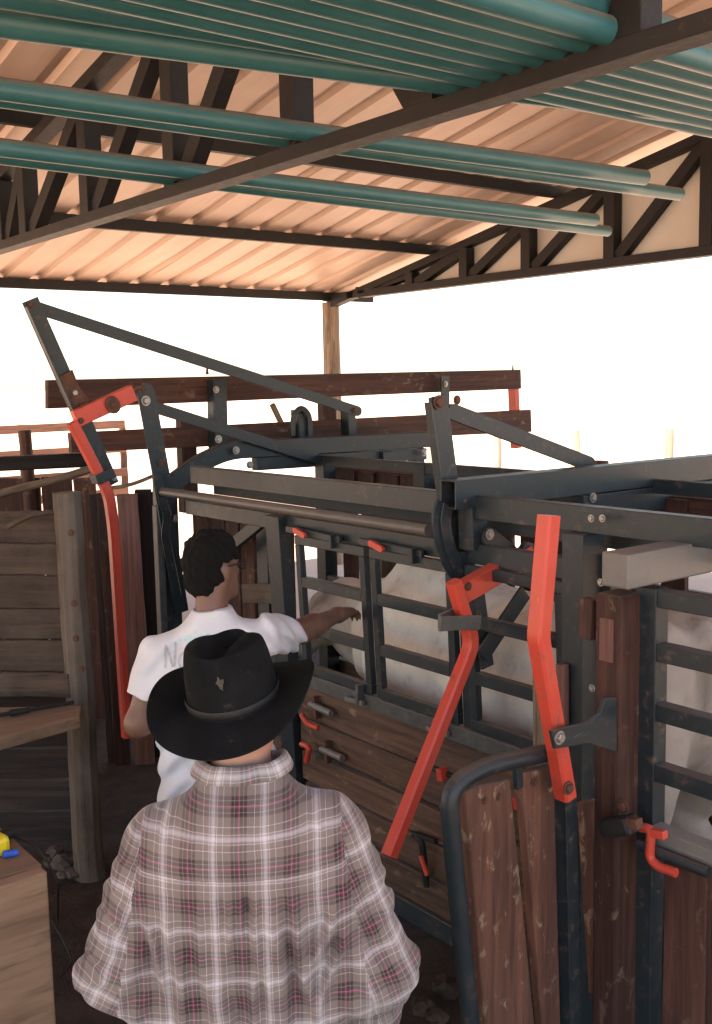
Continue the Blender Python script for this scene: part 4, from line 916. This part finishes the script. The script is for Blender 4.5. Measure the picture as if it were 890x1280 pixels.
# ------------------------------------------------------------------ man in the plaid shirt and black hat
def cowboy():
    az = math.radians(35.5); b0 = PD(304, 1000, 2.35); base = (b0.x, b0.y); W = world_of(base, az)
    t = link('person', None, None, None, W); tag(t, 'person in plaid shirt and black felt hat seen from behind, facing the chute', 'person')
    SH = {-1: [(-.175, -.01, 1.30), (-.276, -.055, 1.06), (-.13, .15, .90)], 1: [(.183, -.01, 1.315), (.283, -.040, 1.02), (.285, .11, .76)]}
    # body
    F = Field((-.42, -.26, -.02), (.42, .42, 1.82), .0085)
    hc = (-.006, .035, 1.572); head_field(F, hc, math.radians(6)); F.cone((0, -.012, 1.42), (-.004, .01, 1.56), .066, .062, .03)
    F.add((-.24, -.15, .85), (.24, .15, 1.48), stackf(2, [.85, 1.0, 1.2, 1.36, 1.42, 1.46], [.17, .165, .185, .14, .09, .065], [.11, .11, .12, .10, .08, .065], [0]*6, [0, 0, -.01, -.015, -.015, -.01]), .03)
    for q in (-1, 1):
        F.chain(SH[q], [.045, .036, .028], .03); w_ = V(SH[q][2]); hd = (w_-V(SH[q][1])).normalized(); fingers(F, w_+hd*.01, hd, V((q*.2, 0, -1)), V((-q, 0, -.2)))
    legs(F); me = F.mesh('cowboy_body'); smooth(link('body', me, t, 'skin_tan', W), 2)
    # hair at the nape
    R = Matrix.Rotation(-math.radians(6), 4, 'Z'); F = Field((-.13, -.12, 1.5), (.13, .18, 1.76), .005); F.ell((hc[0], hc[1]-.010, hc[2]+.026), (.080, .101, .100), 0, R)
    F.cut((-.13, -.12, 1.4), (.13, .2, 1.8), lambda X, Y, Z: np.maximum(.05-Y+0*Z, -1)+0*X); F.cut((-.13, -.12, 1.4), (.13, .2, 1.8), lambda X, Y, Z: (Z-1.572)+0*X+0*Y)
    link('hair', F.mesh('hair'), t, 'grey_hair', W)
    # trousers
    F2 = Field((-.27, -.2, .06), (.27, .2, 1.0), .012); F2.add((-.2, -.14, .82), (.2, .14, .98), stackf(2, [.80, .9, .98], [.185, .185, .18], [.125, .12, .118], [0]*3, [0]*3), .03); legs(F2, 1, .016, .05, False)
    smooth(link('trousers', F2.mesh('trousers'), t, 'denim', W), 2)
    # shirt
    F = Field((-.48, -.30, .70), (.48, .40, 1.53), .005)
    tors = stackf(2, [.70, .85, 1.0, 1.15, 1.28, 1.36, 1.42, 1.45, 1.462], [.262, .258, .252, .246, .225, .170, .118, .094, .084], [.168, .166, .162, .16, .155, .135, .110, .092, .08], [0, 0, 0, 0, .0, .003, .004, .002, 0], [0, 0, -.005, -.02, -.03, -.03, -.02, -.01, 0], 2.35)
    F.add((-.29, -.2, .70), (.29, .2, 1.49), tors, .02)
    for q in (-1, 1):
        p = SH[q]; F.cone(p[0], p[1], .088, .074, .06); F.cone(p[1], p[2], .070, .058, .03)
        e = V(p[1]); F.ell(tuple(e+V((q*.008, -.008, -.03))), (.066, .07, .075), .05)
    def sstep(x, a, b): u = np.clip((x-a)/(b-a), 0, 1); return u*u*(3-2*u)
    def wr(X, Y, Z):
        back = sstep(-Y, -.03, .08); lo = 1-sstep(Z, 1.20, 1.285)
        ctr = np.exp(-((X-.004-.10*(1.28-Z))/.10)**2)
        ple = .014*lo*back*np.cos((X-.004-.05*(1.28-Z))*2*np.pi/.058)*ctr*np.exp(-np.maximum(1.25-Z, 0)/.30)
        drape = lo*back*(.013*np.sin(X*46+5*Z+1.6*np.sin(Z*9+X*6))+.013*np.sin(X*25-17*Z+2*np.sin(X*11+Z*7)))
        seam = .0028*sstep(Z+.35*np.abs(X)*0, 1.283, 1.289)*back-.0035*np.exp(-((Z-1.286)/.006)**2)*back
        sq = np.maximum(np.abs(X)-.235, 0); arm = sstep(np.abs(X), .235, .275)
        s2 = arm*(.011*np.sin(Z*88+X*34+2.2*np.sin(Y*22+X*9)+np.sin(Z*31))*(.45+.55*np.exp(-((Z-1.10)/.10)**2))+.007*np.sin(Z*52-Y*60+X*21))
        side = np.exp(-((np.abs(X)-.235)/.03)**2)*(.009*np.sin(Z*50+np.abs(X)*70))
        # armhole seam: a thin groove where sleeve meets yoke
        hole = -.006*np.exp(-((np.abs(X)-.215-.16*np.maximum(1.33-Z, 0))/.006)**2)*back*sstep(Z, 1.12, 1.2)
        fo = 0
        for x0, z0, x1, z1, am, wd in ((-.02, 1.27, -.035, 1.10, .012, .008), (.022, 1.275, .06, .95, .014, .010), (.005, 1.27, .012, 1.15, -.012, .008), (.10, 1.26, .15, .92, .013, .011), (.085, 1.2, .12, .9, -.010, .012), (-.09, 1.25, -.06, .90, .010, .012),
                                      (-.15, 1.22, -.12, .88, .012, .012), (.20, 1.22, .12, 1.02, .014, .010), (.215, 1.16, .15, .93, .013, .010), (-.21, 1.20, -.15, 1.0, .013, .010), (.03, 1.12, .02, .85, .010, .010), (-.03, 1.08, -.01, .85, -.010, .012),
                                      (.13, 1.42, .20, 1.32, .005, .008), (-.13, 1.41, -.20, 1.31, .005, .008)):
            dx, dz = x1-x0, z1-z0; LL = math.hypot(dx, dz); s_ = ((X-x0)*dx+(Z-z0)*dz)/LL; c_ = ((X-x0)*dz-(Z-z0)*dx)/LL+.006*np.sin(s_*28+x0*60)
            en = np.clip(s_/.04, 0, 1)*np.clip((LL-s_)/.08, 0, 1); fo = fo+am*1.25*en*(np.exp(-(c_/wd)**2)-.45*np.exp(-((c_-wd*1.9)/wd)**2))
        for q in (-1, 1):                       # sleeve folds gathering at the elbow
            for zc, k_, am in ((1.20, .5, .006), (1.13, .9, .008), (1.07, -.4, .009), (1.01, .3, .007), (1.26, -.5, .005)):
                c_ = (Z-zc)-k_*(np.abs(X)-.28)*1.0+.008*np.sin(Y*40); fo = fo+(np.sign(X) == q)*arm*am*(np.exp(-(c_/.014)**2)-.5*np.exp(-((c_-.026)/.016)**2))
        return ple*.6+drape*.45*back+seam+s2*.45+side*.6+hole+fo*np.maximum(back, arm)
    me = F.mesh('plaid_shirt', wr)
    n = len(me.vertices); P = np.zeros(n*3); me.vertices.foreach_get('co', P); P = P.reshape(-1, 3); lv = np.zeros(len(me.loops), int); me.loops.foreach_get('vertex_index', lv)
    q4 = lv.reshape(-1, 4); Cc = P[q4].mean(1)
    dt = tors(Cc[:, 0], Cc[:, 1], Cc[:, 2]); cls = np.zeros(len(q4), int); uvs = np.zeros((len(lv), 2))
    for q in (-1, 1):
        r, S, A = arm_uv(Cc, SH[q], (q, -.4, 0)); inarm = (np.sign(Cc[:, 0]) == q) & (np.abs(Cc[:, 0]) > .215+.16*np.maximum(1.33-Cc[:, 2], 0)) & (r < .125); cls[inarm] = q
    back = P[:, 1] < 0
    U = np.where(P[:, 0] == 9, 0, P[:, 0]); uv_t = np.stack([U*1.0+.018*np.sign(P[:, 0])*np.clip(-P[:, 1]-.1, -1, 0)*0, P[:, 2]], -1)
    uvs[:] = uv_t[lv]; lc = np.repeat(cls, 4); yk = np.repeat((Cc[:, 2] > 1.286) & (cls == 0), 4); uvs[yk, 1] += .031
    uvs[(lc == 0) & ~yk, 0] += 0; fr = np.repeat((Cc[:, 1] > .02) & (cls == 0), 4); uvs[fr, 0] += .02
    for q in (-1, 1):
        a_ = np.array(SH[q][0]); d_ = np.array(SH[q][1])-a_; d_ /= np.linalg.norm(d_); e_ = np.cross(d_, (0, 1., 0)); e_ /= np.linalg.norm(e_); m = lc == q
        uvs[m] = np.stack([(P-a_)@e_*1.05+.25*P[:, 1], (P-a_)@d_+.55*np.maximum(P[:, 1], -.02)+.03*q], -1)[lv][m]
    ul = me.uv_layers.new(name='plaid'); ul.data.foreach_set('uv', uvs.ravel())
    so_ = smooth(link('shirt', me, t, 'plaid', W), 4, .5)
    # collar
    vs_ = []; fs = []; uvc = []; n = 48; prof = ((.000, -.02, 0), (.001, .010, .0), (.005, .019, 0), (.010, .017, 0), (.019, -.008, 0), (.027, -.034, 0))
    for i in range(n+1):
        a = -math.pi*.92+2*math.pi*.92*i/n-math.pi/2     # opening at the front
        for j, (dr, dz, _) in enumerate(prof):
            r = 1+0.0; ca, sa = math.cos(a), math.sin(a); wv = .002*math.sin(a*4+1)+.001*math.sin(a*9)
            z = 1.481+dz*.75-.02*max(0, sa)+wv*(.4+j*.25)+(.010 if ca > .3 and j > 2 else 0)*ca
            vs_.append(((.084+dr*(.75+.35*abs(ca)))*ca, -.004+(.074+dr*.75)*sa, z)); uvc.append((a*.08, j*.014))
    m_ = len(prof)
    for i in range(n):
        for j in range(m_-1): fs.append((i*m_+j, (i+1)*m_+j, (i+1)*m_+j+1, i*m_+j+1))
    cm = mesh('collar', vs_, fs, True); ul = cm.uv_layers.new(name='plaid')
    for lp in cm.loops: ul.data[lp.index].uv = uvc[lp.vertex_index]
    co = link('collar', cm, so_, 'plaid', W); s = co.modifiers.new('t', 'SOLIDIFY'); s.thickness = .003; s.offset = 0; s2 = co.modifiers.new('s', 'SUBSURF'); s2.levels = 1; s2.render_levels = 1
    # hat
    vs_ = []; fs = []; n = 72; rings = []
    bx_, by_ = .092, .108
    for k in range(13):                                   # brim, rim to crown base
        u = 1-k/12.; ring = []
        for i in range(n):
            a = 2*math.pi*i/n; ca, sa = math.cos(a), math.sin(a)      # sa>0 front
            ed_ = .040*abs(ca)**2.0*(.45+.55*(1+sa)/2*1.2)-.024*abs(sa)**1.6*(1 if sa > 0 else 1.3)
            ox = .186-.018*abs(ca)**3; oy = .205
            x = (bx_+(ox-bx_)*u)*ca; y = (by_+(oy-by_)*u)*sa
            z = ed_*u**1.7+.003*math.sin(3*a+1)*u
            ring.append((x, y, z))
        rings.append(ring)
    H = .124
    for k in range(1, 15):                                # crown wall
        u = k/14.; sc_ = 1-.10*u**1.5-.06*u**6; ring = []
        for i in range(n):
            a = 2*math.pi*i/n; ca, sa = math.cos(a), math.sin(a); z = H*u*(1+.06*(-sa)*u)
            pin = 1-.22*u**2*math.exp(-((a-.95)/.38)**2)-.22*u**2*math.exp(-((a-(math.pi-.95))/.38)**2)
            ring.append((bx_*sc_*ca*pin, by_*sc_*sa*pin, z))
        rings.append(ring)
    for k in range(1, 10):                                # crown top with crease
        u = 1-k/9.; ring = []
        for i in range(n):
            a = 2*math.pi*i/n; ca, sa = math.cos(a), math.sin(a); x0, y0_, z0 = rings[26][i]; f_ = max(u, .001); x = x0*f_; y = y0_*f_
            z = z0+.012*(1-u**2)*1.0-.034*math.exp(-(x/.026)**2)*(1-u**6)*(1 if True else 0)
            ring.append((x, y, z))
        rings.append(ring)
    for r_ in rings: vs_ += r_
    for k in range(len(rings)-1):
        for i in range(n): fs.append((k*n+i, k*n+(i+1) % n, (k+1)*n+(i+1) % n, (k+1)*n+i))
    hm = mesh('hat', vs_, fs, True)
    WH = W @ Matrix.Translation((hc[0]-.010, hc[1]-.014, 1.620)) @ Matrix.Rotation(math.radians(-10), 4, 'Z') @ Matrix.Rotation(math.radians(11), 4, 'X') @ Matrix.Rotation(math.radians(-5), 4, 'Y') @ Matrix.Diagonal((1.08, 1.06, 1.06, 1))
    ho = link('hat', hm, t, 'felt', WH); s = ho.modifiers.new('t', 'SOLIDIFY'); s.thickness = .004; s.offset = -1; s2 = ho.modifiers.new('s', 'SUBSURF'); s2.levels = 1; s2.render_levels = 1
    vs_ = []; fs = []
    for i in range(n):
        a = 2*math.pi*i/n
        for z, dr in ((.006, .0025), (.013, .0045), (.020, .0025)): vs_.append(((bx_+dr)*math.cos(a), (by_+dr)*math.sin(a), z))
    for i in range(n):
        for j in range(2): fs.append((i*3+j, ((i+1) % n)*3+j, ((i+1) % n)*3+j+1, i*3+j+1))
    link('hat_band', mesh('hat_band', vs_, fs, True), ho, 'rubber', WH)
    em = [(.010*k_*math.cos(i*math.pi/5), .014*k_*math.sin(i*math.pi/5)) for i, k_ in enumerate((.7, .9, .5, 1.1, .6, .9, .5, .8, 1.2, .6))]
    bh = BVHTree.FromPolygons([tuple(v.co) for v in hm.vertices], [tuple(q.vertices) for q in hm.polygons]); vs_ = []
    for ex, ez in [(0, 0)]+em:
        h = bh.ray_cast(V((.012+ex, -.4, -1+1.082+ez)), V((0, 1, 0))); vs_.append(h[0]+h[1].normalized()*.001*(1 if h[1].y < 0 else -1)+V((0, -.003, 0)))
    link('emblem', mesh('emblem', vs_, [(0, 1+i, 1+(i+1) % 10) for i in range(10)]), ho, mat_plain('worn_emblem', (.06, .052, .038), .7, .5, 200), WH)
    return t
cowboy()

# ------------------------------------------------------------------ man in the white T-shirt
def tee_man():
    az = math.radians(33); b0 = PD(264, 800, 3.78); base = (b0.x, b0.y); W = world_of(base, az); Wi = W.inverted()
    t = link('person', None, None, None, W); tag(t, 'person in white T-shirt and glasses reaching an arm into the chute window', 'person')
    hand = Wi @ PX(421, 769, 2.54); sh = {1: V((.180, .02, 1.40)), -1: V((-.182, -.01, 1.355))}
    el = sh[1].lerp(hand, .50)+V((.0, -.0, -.022))
    A = {1: [tuple(sh[1]), tuple(el), tuple(hand)], -1: [tuple(sh[-1]), (-.262, -.055, 1.125), (-.10, .17, 1.10)]}
    F = Field((-.38, -.26, -.02), (.75, .85, 1.80), .0075)
    hc = (.012, .055, 1.645); hz = math.radians(46); P = head_field(F, hc, hz, s=1.0); F.cone((0, 0, 1.42), (.008, .03, 1.58), .060, .056, .03)
    F.add((-.24, -.15, .85), (.24, .15, 1.48), stackf(2, [.85, 1.0, 1.2, 1.36, 1.42, 1.46], [.15, .145, .165, .15, .10, .06], [.10, .10, .11, .10, .08, .055], [0]*6, [0, 0, 0, 0, 0, 0]), .03)
    for q in (-1, 1): F.cone(A[q][0], A[q][1], .055, .043, .03); F.cone(A[q][1], V(A[q][1]).lerp(V(A[q][2]), .3), .045, .044, .03); F.cone(V(A[q][1]).lerp(V(A[q][2]), .3), A[q][2], .043, .029, .03)
    hd = (V(A[1][2])-V(A[1][1])).normalized(); dn = (Wi.to_3x3() @ V((0, 0, -1))); sp = hd.cross(V((0, 0, 1))).normalized()
    fingers(F, V(A[1][2])+hd*.005, (hd+V((0, 0, -.03))).normalized(), sp, V((0, 0, -1)), .092, .48, .008)
    h2 = (V(A[-1][2])-V(A[-1][1])).normalized(); fingers(F, V(A[-1][2])+h2*.01, h2, V((0, .2, -1)), V((-.2, -1, 0)))
    legs(F); smooth(link('body', F.mesh('tee_man_body'), t, 'skin_dark', W), 2)
    # hair
    R = Matrix.Rotation(-hz, 4, 'Z'); F = Field((-.14, -.10, 1.5), (.17, .22, 1.81), .005)
    F.ell(tuple(P(0, -.010, .046)), (.088, .108, .102), 0, R); F.ell(tuple(P(0, -.042, -.012)), (.079, .072, .088), .02, R)
    inv = np.array(R.to_3x3().transposed())
    def lf(X, Y, Z): return inv[1][0]*(X-hc[0])+inv[1][1]*(Y-hc[1])+0*Z           # forward coordinate of the head
    lo = ((-.14, -.10, 1.45), (.17, .22, 1.85))
    F.cut(*lo, lambda X, Y, Z: np.maximum(np.maximum(-.024-lf(X, Y, Z), Z-hc[2]-.036), -1))
    hm = F.mesh('hair', lambda X, Y, Z: .0035*np.sin(X*150+Z*60)*np.sin(Y*140+Z*90)+.004*np.sin(Z*75+X*50)*np.sin(Y*60)); link('hair', hm, t, 'hair', W)
    # glasses
    g = link('glasses', mesh('glasses', [], []), t, 'rubber', W)
    WP = lambda *q: W @ V(P(*q))
    tube('temple', g, [WP(.082, -.005, .02), WP(.074, .085, .022), WP(.062, .108, .02)], .0028, 'rubber', 6)
    for q in (-1, 1):
        c = V((q*.034, .112, .012)); tube('rim', g, [WP(c.x+.027*math.cos(a), c.y-.012*abs(math.cos(a))*(1 if q*math.cos(a) > 0 else 0), c.z+.021*math.sin(a)) for a in np.linspace(.3, 2*math.pi+.2, 19)], .0024, 'rubber', 6, cap=False)
    # trousers
    F2 = Field((-.27, -.2, .06), (.27, .2, 1.0), .012); F2.add((-.2, -.14, .82), (.2, .14, .98), stackf(2, [.80, .9, .98], [.15, .15, .145], [.10, .10, .098], [0]*3, [0]*3), .03); legs(F2, 1, -.004, .05, False)
    smooth(link('trousers', F2.mesh('trousers'), t, 'denim', W), 2)
    # T-shirt
    F = Field((-.36, -.24, .74), (.52, .50, 1.55), .0058)
    F.add((-.25, -.2, .74), (.25, .2, 1.52), stackf(2, [.74, .9, 1.1, 1.25, 1.34, 1.42, 1.47, 1.515], [.212, .208, .200, .203, .188, .132, .088, .070], [.135, .132, .13, .13, .12, .10, .085, .072], [0, 0, 0, 0, 0, .002, .004, .004], [0, 0, 0, -.005, -.008, -.004, .002, .008], 2.3), .02)
    e1 = V(A[1][0]).lerp(V(A[1][1]), .72); capcut(F, A[1][0], e1, .078, .066, .05); e2 = V(A[-1][0]).lerp(V(A[-1][1]), .62); capcut(F, A[-1][0], e2, .080, .072, .06)
    F.cut((-.1, -.1, 1.50), (.1, .12, 1.55), lambda X, Y, Z: np.sqrt((X-.004)**2+(Y-.02)**2+0*Z)-.060)
    def wr(X, Y, Z):
        back = 1/(1+np.exp((Y-.02)/.03)); f1 = .010*np.sin((Z*55+X*42)+2*np.sin(X*13+Z*11))*np.exp(-((X-.16)/.16)**2)
        f2 = .008*np.sin(Z*60-X*36+1.5*np.sin(X*17))*np.exp(-((X+.14)/.12)**2); f3 = .009*np.sin(X*52+Z*12+2*np.sin(Z*11))*np.clip((1.25-Z)/.25, 0, 1)
        ar = .006*np.sin((X*.55+Y*.83)*70+Z*44+2.2*np.sin(Z*30+X*12))*np.clip((X-.2)/.05, 0, 1); return f1+f2+f3*back+ar
    sm_ = F.mesh('t_shirt', wr); so_ = smooth(link('t_shirt', sm_, t, 'tee', W), 2)
    # print on the back, laid on the cloth
    bv = BVHTree.FromPolygons([tuple(v.co) for v in sm_.vertices], [tuple(p.vertices) for p in sm_.polygons])
    def stroke(pts, wd, m, name='print'):
        pts = [V((a, 0, c)) for a, c in pts]; dense = []
        for a, c in zip(pts, pts[1:]):
            k = max(1, int((c-a).length/.008)); dense += [a.lerp(c, i/k) for i in range(k)]
        dense.append(pts[-1]); vs_ = []; fs = []
        for i, p in enumerate(dense):
            tg = (dense[min(i+1, len(dense)-1)]-dense[max(i-1, 0)]); tg = tg.normalized() if tg.length > 1e-6 else V((1, 0, 0)); nn = V((-tg.z, 0, tg.x))
            for s in (-1, 1):
                q = p+nn*wd*.5*s; h = bv.ray_cast(V((q.x, -.5, q.z)), V((0, 1, 0))); vs_.append(h[0]+V((0, -.0028, 0)) if h[0] else q+V((0, -.14, 0)))
        for i in range(len(dense)-1): fs.append((2*i, 2*i+1, 2*i+3, 2*i+2))
        link(name, mesh(name, vs_, fs), so_, m, W)
    ox, oz = -.155, 1.335; k = .085
    N = [(0, 0), (.02, .75), (.05, .9), (.30, .08), (.38, .1), (.42, .95)]; a_ = [(.86, .5), (.74, .58), (.62, .48), (.56, .25), (.62, .05), (.74, .05), (.84, .25), (.87, .52), (.86, .2), (.93, .02)]
    T1 = [(1.22, 0), (1.24, .5), (1.22, 1.0)]; T2 = [(1.02, .72), (1.24, .66), (1.46, .74)]; u_ = [(1.62, .5), (1.62, .02)]; u2 = [(1.62, .35), (1.7, .5), (1.82, .45), (1.86, .02)]; r_ = [(2.06, .5), (2.06, 0)]; r2 = [(2.06, .3), (2.16, .5), (2.28, .45)]; e_ = [(2.4, .25), (2.66, .27), (2.6, .48), (2.45, .45), (2.4, .2), (2.5, .0), (2.66, .06)]
    for s_ in (N, a_, T1, T2, u_, u2, r_, r2, e_): stroke([(ox+a*k, oz+c*k) for a, c in s_], .0065, 'print_grey')
    stroke([(ox+.0, oz-.028), (ox+.20, oz-.018)], .005, 'print_grey'); stroke([(ox+.02, oz-.045), (ox+.18, oz-.034)], .005, 'print_grey')
    rr = random.Random(5)
    for i in range(22):
        a = math.pi*(i/21.); r = rr.choice((.028, .042, .056)); x = ox+1.24*k+r*math.cos(a)*1.1; z = oz+.075+r*math.sin(a)*.75; stroke([(x, z), (x+.009, z+.002)], .008, 'print_teal', 'print_leaf')
    return t
tee_man()
